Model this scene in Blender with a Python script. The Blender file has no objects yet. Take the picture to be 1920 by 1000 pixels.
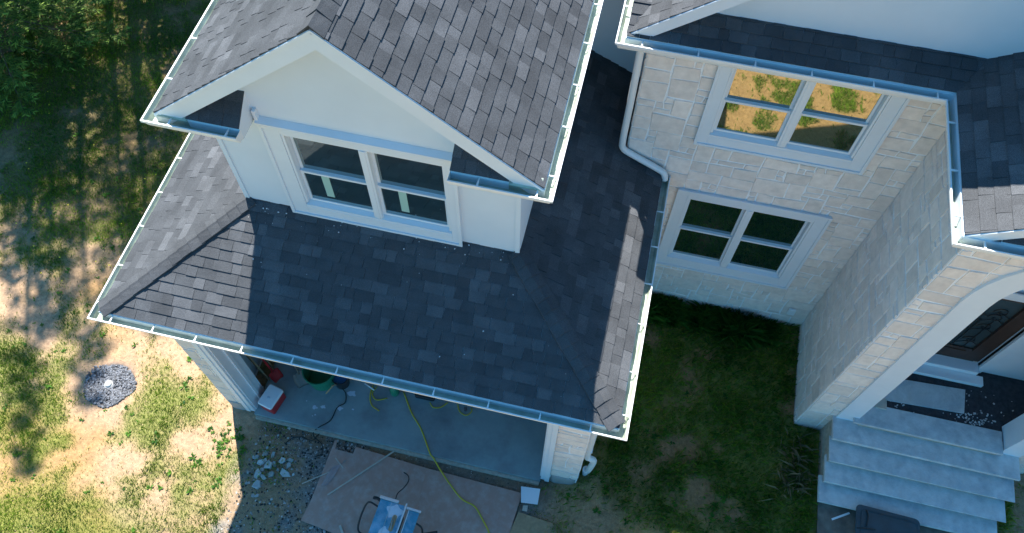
import bpy, math, random
import numpy as np
from mathutils import Vector, Matrix
random.seed(7)
scene = bpy.context.scene
COL = scene.collection

# ------------------------------------------------------------------ camera
CAM = np.array([0.0, 0.0, 12.978])
FPX, PIT, YAW, ROL = 1499.15, math.radians(60.2746), math.radians(-12.3408), math.radians(-0.9194)
_f = np.array([math.sin(YAW)*math.cos(PIT), math.cos(YAW)*math.cos(PIT), -math.sin(PIT)])
_r = np.array([math.cos(YAW), -math.sin(YAW), 0.0])
_d = np.cross(_f, _r)
_c, _s = math.cos(ROL), math.sin(ROL)
RIGHT, DOWN, FWD = _c*_r+_s*_d, -_s*_r+_c*_d, _f
cam = bpy.data.objects.new('camera', bpy.data.cameras.new('camera'))
COL.objects.link(cam)
m4 = Matrix.Identity(4)
for i in range(3):
    m4[i][0], m4[i][1], m4[i][2], m4[i][3] = RIGHT[i], -DOWN[i], -FWD[i], CAM[i]
cam.matrix_world = m4
cam.data.sensor_width = 36.0
cam.data.lens = FPX/1920*36
cam.data.clip_start = 0.1
cam.data.clip_end = 3000
scene.camera = cam

def at(u, v, z):
    """surveyed point at height z (reads the survey photo's pixel as a plan position)"""
    d = RIGHT*(u-960)/FPX + DOWN*(v-500)/FPX + FWD
    t = (z-CAM[2])/d[2]
    p = CAM + t*d
    return Vector((p[0], p[1], z))

# ------------------------------------------------------------------ sky and sun
SUN = Vector((-0.335, 0.60, 1.0)).normalized()          # towards the sun
world = bpy.data.worlds.new('World'); scene.world = world
world.use_nodes = True
wn = world.node_tree.nodes; wl = world.node_tree.links
wn.clear()
sky = wn.new('ShaderNodeTexSky'); sky.sky_type = 'NISHITA'; sky.sun_disc = False
sky.sun_elevation = math.asin(SUN.z); sky.sun_rotation = math.atan2(SUN.x, SUN.y)
sky.air_density = 1.0; sky.dust_density = 0.3; sky.ozone_density = 1.2
bg = wn.new('ShaderNodeBackground'); bg.inputs['Strength'].default_value = 0.078
wo = wn.new('ShaderNodeOutputWorld')
tint = wn.new('ShaderNodeMix'); tint.data_type = 'RGBA'; tint.blend_type = 'MULTIPLY'; tint.inputs[0].default_value = 1.0
tint.inputs[7].default_value = (0.42, 1.08, 1.38, 1)      # deep clear northern sky
wl.new(sky.outputs[0], tint.inputs[6]); wl.new(tint.outputs[2], bg.inputs['Color']); wl.new(bg.outputs[0], wo.inputs['Surface'])
sd = bpy.data.lights.new('sun', 'SUN'); sd.energy = 5.0; sd.angle = math.radians(0.5); sd.color = (1.0, 0.965, 0.91)
so = bpy.data.objects.new('sun', sd); COL.objects.link(so)
so.rotation_euler = (-SUN).to_track_quat('-Z', 'Y').to_euler()
so.location = (-8, 14, 30)
scene.view_settings.view_transform = 'Standard'
scene.view_settings.look = 'None'
scene.view_settings.exposure = 1.18
scene.view_settings.gamma = 1.0
scene.render.engine = 'CYCLES'
scene.cycles.max_bounces = 6
scene.cycles.use_denoising = True

# ------------------------------------------------------------------ materials
def nodes(name):
    m = bpy.data.materials.new(name); m.use_nodes = True
    nt = m.node_tree; b = nt.nodes['Principled BSDF']
    return m, nt, b
def N(nt, t, **kw):
    n = nt.nodes.new(t)
    for k, v in kw.items():
        if k.startswith('i_'): n.inputs[k[2:].replace('_', ' ')].default_value = v
        else: setattr(n, k, v)
    return n
def mat(name, col, rough=0.6, spec=0.5, metal=0.0, noise=0.0, nscale=8.0, bump=0.0, bscale=60.0, dirt=None, dirts=2.0, dirta=0.5, tone=0.0, detail=4.0):
    """colour varied by noise, by a per-face tone, and by blotches of a second colour"""
    m, nt, b = nodes(name); L = nt.links
    b.inputs['Roughness'].default_value = rough
    b.inputs['Metallic'].default_value = metal
    b.inputs['Specular IOR Level'].default_value = spec
    tc = N(nt, 'ShaderNodeTexCoord')
    rgb = N(nt, 'ShaderNodeRGB'); rgb.outputs[0].default_value = (*col, 1)
    cur = rgb.outputs[0]
    if dirt:
        nz = N(nt, 'ShaderNodeTexNoise', i_Scale=dirts, i_Detail=6.0, i_Roughness=0.65); L.new(tc.outputs['Object'], nz.inputs['Vector'])
        mr = N(nt, 'ShaderNodeMapRange'); mr.inputs[1].default_value = 0.45; mr.inputs[2].default_value = 0.7; mr.inputs[4].default_value = dirta
        L.new(nz.outputs[0], mr.inputs[0])
        mx = N(nt, 'ShaderNodeMix', data_type='RGBA'); L.new(mr.outputs[0], mx.inputs[0]); L.new(cur, mx.inputs[6]); mx.inputs[7].default_value = (*dirt, 1)
        cur = mx.outputs[2]
    fac = None
    if noise:
        nz = N(nt, 'ShaderNodeTexNoise', i_Scale=nscale, i_Detail=detail, i_Roughness=0.6); L.new(tc.outputs['Object'], nz.inputs['Vector'])
        mr = N(nt, 'ShaderNodeMapRange'); mr.inputs[1].default_value = 0.3; mr.inputs[2].default_value = 0.7; mr.inputs[3].default_value = 1-noise; mr.inputs[4].default_value = 1+noise
        L.new(nz.outputs[0], mr.inputs[0]); fac = mr.outputs[0]
    if tone:
        a = N(nt, 'ShaderNodeAttribute', attribute_name='tone')
        mr = N(nt, 'ShaderNodeMapRange'); mr.inputs[3].default_value = 1-tone; mr.inputs[4].default_value = 1+tone
        L.new(a.outputs['Fac'], mr.inputs[0])
        if fac is not None:
            mm = N(nt, 'ShaderNodeMath', operation='MULTIPLY'); L.new(fac, mm.inputs[0]); L.new(mr.outputs[0], mm.inputs[1]); fac = mm.outputs[0]
        else: fac = mr.outputs[0]
    if fac is not None:
        vm = N(nt, 'ShaderNodeVectorMath', operation='SCALE'); L.new(cur, vm.inputs[0]); L.new(fac, vm.inputs['Scale']); cur = vm.outputs[0]
    L.new(cur, b.inputs['Base Color'])
    if bump:
        nz = N(nt, 'ShaderNodeTexNoise', i_Scale=bscale, i_Detail=5.0, i_Roughness=0.6); L.new(tc.outputs['Object'], nz.inputs['Vector'])
        bp = N(nt, 'ShaderNodeBump', i_Strength=bump, i_Distance=0.01); L.new(nz.outputs[0], bp.inputs['Height']); L.new(bp.outputs[0], b.inputs['Normal'])
    return m

def shingle_mat():
    m, nt, b = nodes('asphalt_shingle'); L = nt.links
    tc = N(nt, 'ShaderNodeTexCoord')
    a = N(nt, 'ShaderNodeAttribute', attribute_name='tone')
    cr = N(nt, 'ShaderNodeValToRGB'); e = cr.color_ramp.elements
    e[0].position = 0; e[0].color = (0.062, 0.065, 0.070, 1); e[1].position = 1; e[1].color = (0.116, 0.121, 0.129, 1)
    x = e.new(0.45); x.color = (0.078, 0.082, 0.088, 1); x = e.new(0.75); x.color = (0.096, 0.100, 0.107, 1)
    L.new(a.outputs['Fac'], cr.inputs[0])
    g = N(nt, 'ShaderNodeTexNoise', i_Scale=170.0, i_Detail=3.0, i_Roughness=0.8); L.new(tc.outputs['Object'], g.inputs['Vector'])
    mr = N(nt, 'ShaderNodeMapRange'); mr.inputs[1].default_value = 0.35; mr.inputs[2].default_value = 0.68; mr.inputs[3].default_value = 0.45; mr.inputs[4].default_value = 1.7
    L.new(g.outputs[0], mr.inputs[0])
    g2 = N(nt, 'ShaderNodeTexNoise', i_Scale=3.0, i_Detail=4.0); L.new(tc.outputs['Object'], g2.inputs['Vector'])
    mr2 = N(nt, 'ShaderNodeMapRange'); mr2.inputs[1].default_value = 0.35; mr2.inputs[2].default_value = 0.68; mr2.inputs[3].default_value = 0.85; mr2.inputs[4].default_value = 1.15
    L.new(g2.outputs[0], mr2.inputs[0])
    mm = N(nt, 'ShaderNodeMath', operation='MULTIPLY'); L.new(mr.outputs[0], mm.inputs[0]); L.new(mr2.outputs[0], mm.inputs[1])
    vm = N(nt, 'ShaderNodeVectorMath', operation='SCALE'); L.new(cr.outputs[0], vm.inputs[0]); L.new(mm.outputs[0], vm.inputs['Scale'])
    L.new(vm.outputs[0], b.inputs['Base Color'])
    b.inputs['Roughness'].default_value = 0.65; b.inputs['Specular IOR Level'].default_value = 0.12
    bp = N(nt, 'ShaderNodeBump', i_Strength=0.5, i_Distance=0.004); L.new(g.outputs[0], bp.inputs['Height']); L.new(bp.outputs[0], b.inputs['Normal'])
    return m
M = {}
M['shingle'] = shingle_mat()
M['siding'] = mat('white_stucco', (0.66, 0.73, 0.79), 0.75, noise=0.03, nscale=1.5, bump=0.15, bscale=150)
M['trim'] = mat('white_trim_paint', (0.70, 0.76, 0.81), 0.45, noise=0.03, nscale=3)
M['vinyl'] = mat('white_window_vinyl', (0.73, 0.78, 0.82), 0.35)
M['gutter'] = mat('white_aluminium', (0.80, 0.81, 0.80), 0.35, noise=0.04, nscale=5)
M['gutter_in'] = mat('gutter_inside', (0.44, 0.49, 0.40), 0.5, noise=0.12, nscale=6, dirt=(0.22, 0.24, 0.15), dirts=4, dirta=0.6)
M['stone'] = mat('limestone_block', (0.80, 0.715, 0.65), 0.85, spec=0.3, noise=0.09, nscale=9, bump=0.55, bscale=18, tone=0.11, dirt=(0.70, 0.60, 0.54), dirts=4, dirta=0.5)
M['mortar'] = mat('pale_mortar', (0.86, 0.87, 0.88), 0.9, spec=0.2, noise=0.06, nscale=20)
M['concrete'] = mat('concrete', (0.40, 0.39, 0.37), 0.85, noise=0.10, nscale=4, bump=0.3, bscale=80, dirt=(0.24, 0.24, 0.25), dirts=1.6, dirta=0.5)
M['slab'] = mat('garage_slab_concrete', (0.28, 0.36, 0.36), 0.55, noise=0.10, nscale=3, dirt=(0.16, 0.17, 0.18), dirts=1.3, dirta=0.7)
M['step'] = mat('bluestone_tread', (0.60, 0.60, 0.58), 0.8, noise=0.14, nscale=7, bump=0.5, bscale=30, dirt=(0.27, 0.30, 0.33), dirts=3.2, dirta=0.55)
M['riser'] = mat('riser_block', (0.42, 0.36, 0.29), 0.9, noise=0.2, nscale=15, bump=0.5)
M['drywall'] = mat('garage_drywall', (0.42, 0.43, 0.44), 0.9, noise=0.05)
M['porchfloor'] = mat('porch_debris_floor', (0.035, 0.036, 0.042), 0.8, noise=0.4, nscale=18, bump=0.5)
M['door'] = mat('dark_stained_door', (0.050, 0.026, 0.017), 0.4, noise=0.3, nscale=12)
M['iron'] = mat('black_wrought_iron', (0.015, 0.015, 0.016), 0.45, metal=0.5)
M['doorglass'] = mat('obscure_door_glass', (0.035, 0.055, 0.06), 0.25, spec=0.8)
M['black'] = mat('black_plastic', (0.018, 0.019, 0.021), 0.45, noise=0.2)
M['rubber'] = mat('black_cable', (0.012, 0.012, 0.013), 0.5)
M['red'] = mat('red_plastic', (0.50, 0.02, 0.022), 0.35)
M['whiteplastic'] = mat('white_plastic', (0.84, 0.85, 0.86), 0.35)
M['green'] = mat('green_plastic', (0.02, 0.22, 0.12), 0.4)
M['yellow'] = mat('yellow_cable', (0.62, 0.50, 0.03), 0.45)
M['blue'] = mat('blue_plastic', (0.03, 0.18, 0.42), 0.4)
M['wood'] = mat('bare_wood', (0.40, 0.27, 0.15), 0.75, noise=0.2, nscale=14)
M['palewood'] = mat('pale_pine_strip', (0.55, 0.47, 0.38), 0.7, noise=0.12, nscale=10)
M['oldwood'] = mat('weathered_plywood', (0.20, 0.165, 0.13), 0.9, noise=0.3, nscale=6, bump=0.6, bscale=20, dirt=(0.10, 0.085, 0.07), dirts=2.5, dirta=0.8)
M['card'] = mat('brown_fibreboard', (0.48, 0.285, 0.22), 0.85, noise=0.06, nscale=2, dirt=(0.58, 0.47, 0.41), dirts=7, dirta=0.5)
M['metalblue'] = mat('blue_painted_saw_table', (0.035, 0.27, 0.40), 0.35, noise=0.15, nscale=6, dirt=(0.5, 0.6, 0.72), dirts=5, dirta=0.55)
M['steel'] = mat('bare_steel', (0.55, 0.57, 0.60), 0.3, metal=0.8)
M['greysteel'] = mat('grey_shovel_steel', (0.14, 0.13, 0.125), 0.5, metal=0.3, noise=0.2)
M['rock'] = mat('pale_broken_stone', (0.50, 0.50, 0.48), 0.85, noise=0.15, nscale=15, tone=0.3, bump=0.4)
M['gravel'] = mat('dark_grey_gravel', (0.15, 0.155, 0.17), 0.8, tone=0.65)
M['pebble'] = mat('tan_clods', (0.42, 0.29, 0.18), 0.95, tone=0.5)
M['crushed'] = mat('crushed_stone_chips', (0.27, 0.26, 0.24), 0.9, tone=0.85)
M['dust'] = mat('sawdust', (0.62, 0.66, 0.72), 0.95, noise=0.1)
M['pink'] = mat('crumpled_pink_paper', (0.42, 0.30, 0.28), 0.8, noise=0.1)
M['bark'] = mat('tree_bark', (0.10, 0.075, 0.055), 0.9, noise=0.3, nscale=12, bump=0.8, bscale=20)
M['sticker'] = mat('pale_green_sticker', (0.35, 0.55, 0.48), 0.6)
M['fabricbin'] = mat('dark_teal_plastic_tub', (0.025, 0.06, 0.075), 0.35, noise=0.25, nscale=5)

def leaf_mat(name, a, b_, trans=0.35):
    m, nt, b = nodes(name); L = nt.links
    at_ = N(nt, 'ShaderNodeAttribute', attribute_name='tone')
    cr = N(nt, 'ShaderNodeValToRGB'); e = cr.color_ramp.elements
    e[0].color = (*a, 1); e[1].color = (*b_, 1)
    L.new(at_.outputs['Fac'], cr.inputs[0]); L.new(cr.outputs[0], b.inputs['Base Color'])
    b.inputs['Roughness'].default_value = 0.6; b.inputs['Specular IOR Level'].default_value = 0.25
    tr = N(nt, 'ShaderNodeBsdfTranslucent'); L.new(cr.outputs[0], tr.inputs[0])
    mx = N(nt, 'ShaderNodeMixShader'); mx.inputs[0].default_value = trans
    L.new(b.outputs[0], mx.inputs[1]); L.new(tr.outputs[0], mx.inputs[2])
    L.new(mx.outputs[0], nt.nodes['Material Output'].inputs[0])
    return m
M['needle'] = leaf_mat('spruce_needles', (0.02, 0.07, 0.012), (0.34, 0.50, 0.08))
M['needle_dark'] = leaf_mat('dark_needles', (0.015, 0.045, 0.012), (0.06, 0.12, 0.02))
M['grass'] = leaf_mat('grass_blades', (0.045, 0.13, 0.014), (0.31, 0.44, 0.04))
M['weed'] = leaf_mat('weed_leaves', (0.03, 0.10, 0.015), (0.12, 0.26, 0.03))
M['straw'] = leaf_mat('dry_straw', (0.22, 0.17, 0.09), (0.42, 0.36, 0.22))
M['flower'] = mat('yellow_flower', (0.75, 0.60, 0.02), 0.6)

def glass_mat():
    """low-e coated pane: a strong, slightly green mirror over a dark room"""
    m, nt, b = nodes('coated_window_glass'); L = nt.links
    b.inputs['Base Color'].default_value = (0.004, 0.020, 0.022, 1); b.inputs['Roughness'].default_value = 0.2
    gl = N(nt, 'ShaderNodeBsdfGlossy'); gl.inputs['Roughness'].default_value = 0.02; gl.inputs['Color'].default_value = (0.82, 0.92, 0.88, 1)
    lw = N(nt, 'ShaderNodeFresnel'); lw.inputs['IOR'].default_value = 3.2
    ad = N(nt, 'ShaderNodeMath', operation='ADD'); L.new(lw.outputs[0], ad.inputs[0]); ad.inputs[1].default_value = 0.12
    nz = N(nt, 'ShaderNodeTexNoise', i_Scale=1.3, i_Detail=1.0); tc = N(nt, 'ShaderNodeTexCoord'); L.new(tc.outputs['Object'], nz.inputs['Vector'])
    bp = N(nt, 'ShaderNodeBump', i_Strength=0.12, i_Distance=0.01); L.new(nz.outputs[0], bp.inputs['Height']); L.new(bp.outputs[0], gl.inputs['Normal'])
    mx = N(nt, 'ShaderNodeMixShader'); L.new(ad.outputs[0], mx.inputs[0]); L.new(b.outputs[0], mx.inputs[1]); L.new(gl.outputs[0], mx.inputs[2])
    L.new(mx.outputs[0], nt.nodes['Material Output'].inputs[0])
    return m
M['glass'] = glass_mat()

# ------------------------------------------------------------------ helpers
class MB:
    def __init__(s): s.v = []; s.f = []; s.mi = []; s.t = []
    def add(s, vs, fs, mi=0, tone=0.5):
        o = len(s.v); s.v += [tuple(p) for p in vs]
        for f in fs: s.f.append(tuple(i+o for i in f)); s.mi.append(mi); s.t.append(tone)
    def box(s, x0, x1, y0, y1, z0, z1, mi=0, tone=0.5, rot=0.0, c=None):
        v = [(x0,y0,z0),(x1,y0,z0),(x1,y1,z0),(x0,y1,z0),(x0,y0,z1),(x1,y0,z1),(x1,y1,z1),(x0,y1,z1)]
        if rot:
            cx, cy = c or ((x0+x1)/2, (y0+y1)/2); cc, ss = math.cos(rot), math.sin(rot)
            v = [(cx+(x-cx)*cc-(y-cy)*ss, cy+(x-cx)*ss+(y-cy)*cc, z) for x, y, z in v]
        s.add(v, [(3,2,1,0),(4,5,6,7),(0,1,5,4),(1,2,6,5),(2,3,7,6),(3,0,4,7)], mi, tone)
    def rbox(s, x0, x1, y0, y1, z0, z1, r=0.02, b=0.008, mi=0, mat4=None, taper=0.0):
        """box with rounded vertical corners and chamfered rims"""
        def ring(ins, z, tp):
            out = []
            X0, X1, Y0, Y1 = x0+ins+tp, x1-ins-tp, y0+ins+tp, y1-ins-tp
            rr = max(r-ins, 0.001)
            for cx, cy, a0 in ((X1-rr,Y1-rr,0),(X0+rr,Y1-rr,90),(X0+rr,Y0+rr,180),(X1-rr,Y0+rr,270)):
                for k in range(5):
                    a = math.radians(a0+k*22.5); out.append((cx+rr*math.cos(a), cy+rr*math.sin(a), z))
            return out
        rings = [ring(b, z0, taper), ring(0, z0+b, taper), ring(0, z1-b, 0), ring(b, z1, 0)]
        n = 20; vs = sum(rings, [])
        if mat4 is not None: vs = [tuple(mat4 @ Vector(p)) for p in vs]
        fs = [tuple(range(n-1, -1, -1)), tuple(range(3*n, 4*n))]
        for k in range(3):
            for i in range(n): j = (i+1) % n; fs.append((k*n+i, k*n+j, (k+1)*n+j, (k+1)*n+i))
        s.add(vs, fs, mi)
    def prism(s, poly, axis, a, b, mi=0, tone=0.5):
        """poly of 2D points extruded along an axis: 'y' -> (x,z), 'x' -> (y,z), 'z' -> (x,y)"""
        mk = {'y': lambda p, t: (p[0], t, p[1]), 'x': lambda p, t: (t, p[0], p[1]), 'z': lambda p, t: (p[0], p[1], t)}[axis]
        n = len(poly); vs = [mk(p, a) for p in poly]+[mk(p, b) for p in poly]
        fs = [tuple(range(n)), tuple(range(2*n-1, n-1, -1))]
        for i in range(n): j = (i+1) % n; fs.append((i, i+n, j+n, j))
        s.add(vs, fs, mi, tone)
    def tube(s, pts, r, n=8, mi=0, cap=True, tone=0.5):
        pts = [Vector(p) for p in pts]; rs = r if isinstance(r, (list, tuple)) else [r]*len(pts)
        vs = []; fs = []; up = Vector((0.12, 0.2, 1)).normalized(); last = None
        for i, p in enumerate(pts):
            d = (pts[min(i+1, len(pts)-1)]-pts[max(i-1, 0)]).normalized()
            if last is None:
                a = d.cross(up)
                if a.length < 1e-3: a = d.cross(Vector((1, 0, 0)))
            else: a = last-d*last.dot(d)
            a.normalize(); last = a; b = d.cross(a)
            for k in range(n):
                t = 2*math.pi*k/n; vs.append(p+a*math.cos(t)*rs[i]+b*math.sin(t)*rs[i])
        for i in range(len(pts)-1):
            for k in range(n): j = (k+1) % n; fs.append((i*n+k, i*n+j, (i+1)*n+j, (i+1)*n+k))
        if cap: fs.append(tuple(range(n-1, -1, -1))); fs.append(tuple(range((len(pts)-1)*n, len(pts)*n)))
        s.add(vs, fs, mi, tone)
    def lathe(s, prof, c, n=24, mi=0):
        vs = []; fs = []
        for r, z in prof:
            for k in range(n): t = 2*math.pi*k/n; vs.append((c[0]+r*math.cos(t), c[1]+r*math.sin(t), c[2]+z))
        for i in range(len(prof)-1):
            for k in range(n): j = (k+1) % n; fs.append((i*n+k, i*n+j, (i+1)*n+j, (i+1)*n+k))
        fs.append(tuple(range(n-1, -1, -1))); fs.append(tuple(range((len(prof)-1)*n, len(prof)*n)))
        s.add(vs, fs, mi)
    def build(s, name, mats, parent=None, smooth=False, bevel=0.0):
        me = bpy.data.meshes.new(name)
        me.from_pydata([tuple(map(float, p)) for p in s.v], [], s.f)
        if not isinstance(mats, (list, tuple)): mats = [mats]
        for m in mats: me.materials.append(m)
        if len(mats) > 1: me.polygons.foreach_set('material_index', s.mi)
        at_ = me.attributes.new('tone', 'FLOAT', 'FACE'); at_.data.foreach_set('value', s.t)
        if smooth: me.polygons.foreach_set('use_smooth', [True]*len(s.f))
        me.update()
        o = bpy.data.objects.new(name, me); COL.objects.link(o)
        if parent is not None: o.parent = parent
        if bevel:
            b = o.modifiers.new('bevel', 'BEVEL'); b.width = bevel; b.segments = 2; b.limit_method = 'ANGLE'; b.angle_limit = math.radians(50)
        return o
def tag(o, label=None, cat=None, group=None, kind=None):
    if label: o['label'] = label
    if cat: o['category'] = cat
    if group: o['group'] = group
    if kind: o['kind'] = kind
    return o
def empty(name, loc, label, cat, group=None):
    o = bpy.data.objects.new(name, None); COL.objects.link(o)
    o.location = loc; o.empty_display_size = 0.2
    return tag(o, label, cat, group)
def partset(root):
    """parts are built in world coordinates: put them in the root's frame"""
    inv = Matrix.Translation(-root.location)
    def rec(o, first):
        for ch in o.children:
            if ch.type == 'MESH' and not ch.get('_done'):
                ch.data.transform(inv); ch['_done'] = 1
            rec(ch, False)
    bpy.context.view_layer.update()
    rec(root, True)
    def clr(o):
        for ch in o.children:
            if '_done' in ch: del ch['_done']
            clr(ch)
    clr(root)
def smoothpath(pts, n=6):
    pts = [Vector(p) for p in pts]; out = []
    P_ = [pts[0]*2-pts[1]]+pts+[pts[-1]*2-pts[-2]]
    for i in range(1, len(P_)-2):
        p0, p1, p2, p3 = P_[i-1:i+3]
        for k in range(n):
            t = k/n
            out.append(0.5*((2*p1)+(p2-p0)*t+(2*p0-5*p1+4*p2-p3)*t*t+(3*p1-p0-3*p2+p3)*t**3))
    out.append(pts[-1]); return out

def clip(poly, clipper):
    """Sutherland-Hodgman, clipper convex and counter-clockwise"""
    out = poly
    for i in range(len(clipper)):
        a, b = clipper[i], clipper[(i+1) % len(clipper)]
        inp, out = out, []
        if not inp: return []
        def side(p): return (b[0]-a[0])*(p[1]-a[1])-(b[1]-a[1])*(p[0]-a[0])
        for j in range(len(inp)):
            p, q = inp[j-1], inp[j]; sp, sq = side(p), side(q)
            if (sp >= 0) != (sq >= 0):
                t = sp/(sp-sq); out.append((p[0]+(q[0]-p[0])*t, p[1]+(q[1]-p[1])*t))
            if sq >= 0: out.append(q)
    return out

def shingle_slope(name, O, U, poly, Wv, parent, exposure=0.136, thick=0.05, seed=0, label=None):
    """laminated shingles laid course by course on one roof slope; poly in (u along eave, w up slope), counter-clockwise"""
    rnd = random.Random(seed)
    O = Vector(O); U = Vector(U).normalized(); W = Vector(Wv).normalized(); Nn = U.cross(W)
    if Nn.z < 0: Nn = -Nn
    mb = MB()
    # deck
    top = [O+U*u+W*w-Nn*0.004 for u, w in poly]; bot = [p-Nn*thick for p in top]; n = len(poly)
    mb.add(top+bot, [tuple(range(n)), tuple(range(2*n-1, n-1, -1))]+[(i, i+n, (i+1) % n+n, (i+1) % n) for i in range(n)], 1)
    u0 = min(p[0] for p in poly); u1 = max(p[0] for p in poly); w1 = max(p[1] for p in poly)
    k = 0
    while k*exposure < w1:
        a = k*exposure; b = a+exposure+0.012; u = u0-rnd.random()*0.3; raised = False
        while u < u1:
            wd = rnd.choice((0.14, 0.17, 0.21, 0.25, 0.29)) if not raised else rnd.choice((0.12, 0.17, 0.21, 0.25))
            raised = not raised
            h = 0.015 if raised else 0.009
            r = rnd.random()
            tone = 0.05+0.5*rnd.random() if r < 0.72 else (0.62+0.25*rnd.random() if r < 0.97 else 0.95)
            dlow = rnd.uniform(-0.003, 0.003)
            q = clip([(u+0.0015, a+dlow), (u+wd-0.0015, a+dlow), (u+wd-0.0015, b), (u+0.0015, b)], poly)
            if len(q) > 2:
                def lift(p): t = min(max((p[1]-a)/(b-a), 0), 1); return O+U*p[0]+W*p[1]+Nn*(h*(1-t)+0.0015)
                tp = [lift(p) for p in q]; bt = [O+U*p[0]+W*p[1]-Nn*0.003 for p in q]; n = len(q)
                mb.add(tp+bt, [tuple(range(n))]+[(i, i+n, (i+1) % n+n, (i+1) % n) for i in range(n)], 0, tone)
            u += wd
        k += 1
    o = mb.build(name, [M['shingle'], M['trim']], parent)
    if label: o['label'] = label
    return o

def cap_line(name, p0, p1, nL, nR, parent, seed=0, wing=0.15, step=0.155, label=None):
    """ridge or hip cap: bent cap shingles overlapping from p0 (low end) to p1; nL, nR are downslope directions of its wings"""
    rnd = random.Random(seed); mb = MB(); p0, p1 = Vector(p0), Vector(p1); d = (p1-p0); L_ = d.length; d.normalize()
    nL, nR = Vector(nL).normalized(), Vector(nR).normalized(); up = Vector((0, 0, 1)); k = 0
    while k*step < L_:
        a = k*step; b = min(a+step*1.35, L_+0.03); tone = rnd.uniform(0.1, 0.5)
        j = rnd.uniform(-0.006, 0.006)
        def ring(t, h):
            c = p0+d*t
            return [c+nL*(wing+j)+up*(h*0.45+0.004), c+nL*wing*0.2+up*(h+0.002), c+up*(h+0.008), c+nR*wing*0.2+up*(h+0.002), c+nR*(wing-j)+up*(h*0.45+0.004)]
        lo = ring(a, 0.034); hi = ring(b, 0.014)
        lob = [p-up*0.02 for p in lo]; hib = [p-up*0.02 for p in hi]
        vs = lo+hi+lob+hib; fs = []
        for i in range(4):
            fs += [(i, i+1, i+6, i+5), (i, i+10, i+11, i+1)]
        fs += [(0, 5, 15, 10), (4, 14, 19, 9)]
        mb.add(vs, fs, 0, tone); k += 1
    o = mb.build(name, M['shingle'], parent)
    if label: o['label'] = label
    return o

def gutter(name, path, normals, z, parent, spacing=0.62, w=0.125, label=None, caps=(True, True)):
    """K-style channel whose outer top edge follows path (plan points); normals: outward direction of each segment"""
    prof = [(-w, 0.0), (-w, -0.115), (-0.045, -0.115), (-0.03, -0.085), (-0.024, -0.055), (0, -0.03), (0, 0.0), (-0.016, 0.0), (-0.016, -0.006), (-0.006, -0.008),
            (-0.007, -0.028), (-0.030, -0.053), (-0.036, -0.083), (-0.05, -0.107), (-w+0.006, -0.107), (-w+0.006, 0.0)]
    inner = set(range(8, 15)); n = len(prof); mb = MB(); rings = []
    for i, p in enumerate(path):
        ns = []
        if i > 0: ns.append(normals[i-1])
        if i < len(path)-1: ns.append(normals[i])
        nx = sum(a[0] for a in ns); ny = sum(a[1] for a in ns)
        rings.append([(p[0]+o*nx, p[1]+o*ny, z+h) for o, h in prof])
    for i in range(len(path)-1):
        for k in range(n):
            j = (k+1) % n
            mb.add([rings[i][k], rings[i][j], rings[i+1][j], rings[i+1][k]], [(0, 1, 2, 3)], 1 if k in inner else 0)
    for e, on in ((0, caps[0]), (-1, caps[1])):
        if on:
            r = rings[e]; a = Vector(path[e]).to_3d() if False else None
            i0, i1 = (0, 1) if e == 0 else (-1, -2)
            d = Vector((path[i0][0]-path[i1][0], path[i0][1]-path[i1][1], 0)).normalized()*0.003
            q = [Vector(r[k]) for k in (0, 1, 2, 3, 4, 5, 6)]
            mb.add([p for p in q]+[p+d for p in q], [tuple(range(7)), tuple(range(13, 6, -1))]+[(k, k+7, (k+1) % 7+7, (k+1) % 7) for k in range(7)], 0)
    g = mb.build(name, [M['gutter'], M['gutter_in']], parent)
    if label: g['label'] = label
    for i in range(len(path)-1):
        a, b = Vector((*path[i], z)), Vector((*path[i+1], z)); d = b-a; L_ = d.length; d.normalize(); nn = Vector((*normals[i], 0))
        t = 0.3
        while t < L_-0.08:
            hb = MB(); c = a+d*t
            for s0, s1, hw0, hw1 in ((0.0, -w, 0.012, 0.003),):
                p = [c+nn*(-0.004)-d*hw0, c+nn*(-0.004)+d*hw0, c+nn*(s1)+d*hw1, c+nn*(s1)-d*hw1]
                hb.add([q+Vector((0, 0, 0.0015)) for q in p]+[q-Vector((0, 0, 0.012)) for q in p], [(0, 1, 2, 3), (7, 6, 5, 4), (0, 4, 5, 1), (1, 5, 6, 2), (2, 6, 7, 3), (3, 7, 4, 0)])
            hb.build('gutter_hanger', M['gutter'], g); t += spacing*random.uniform(0.9, 1.1)
    return g

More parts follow.
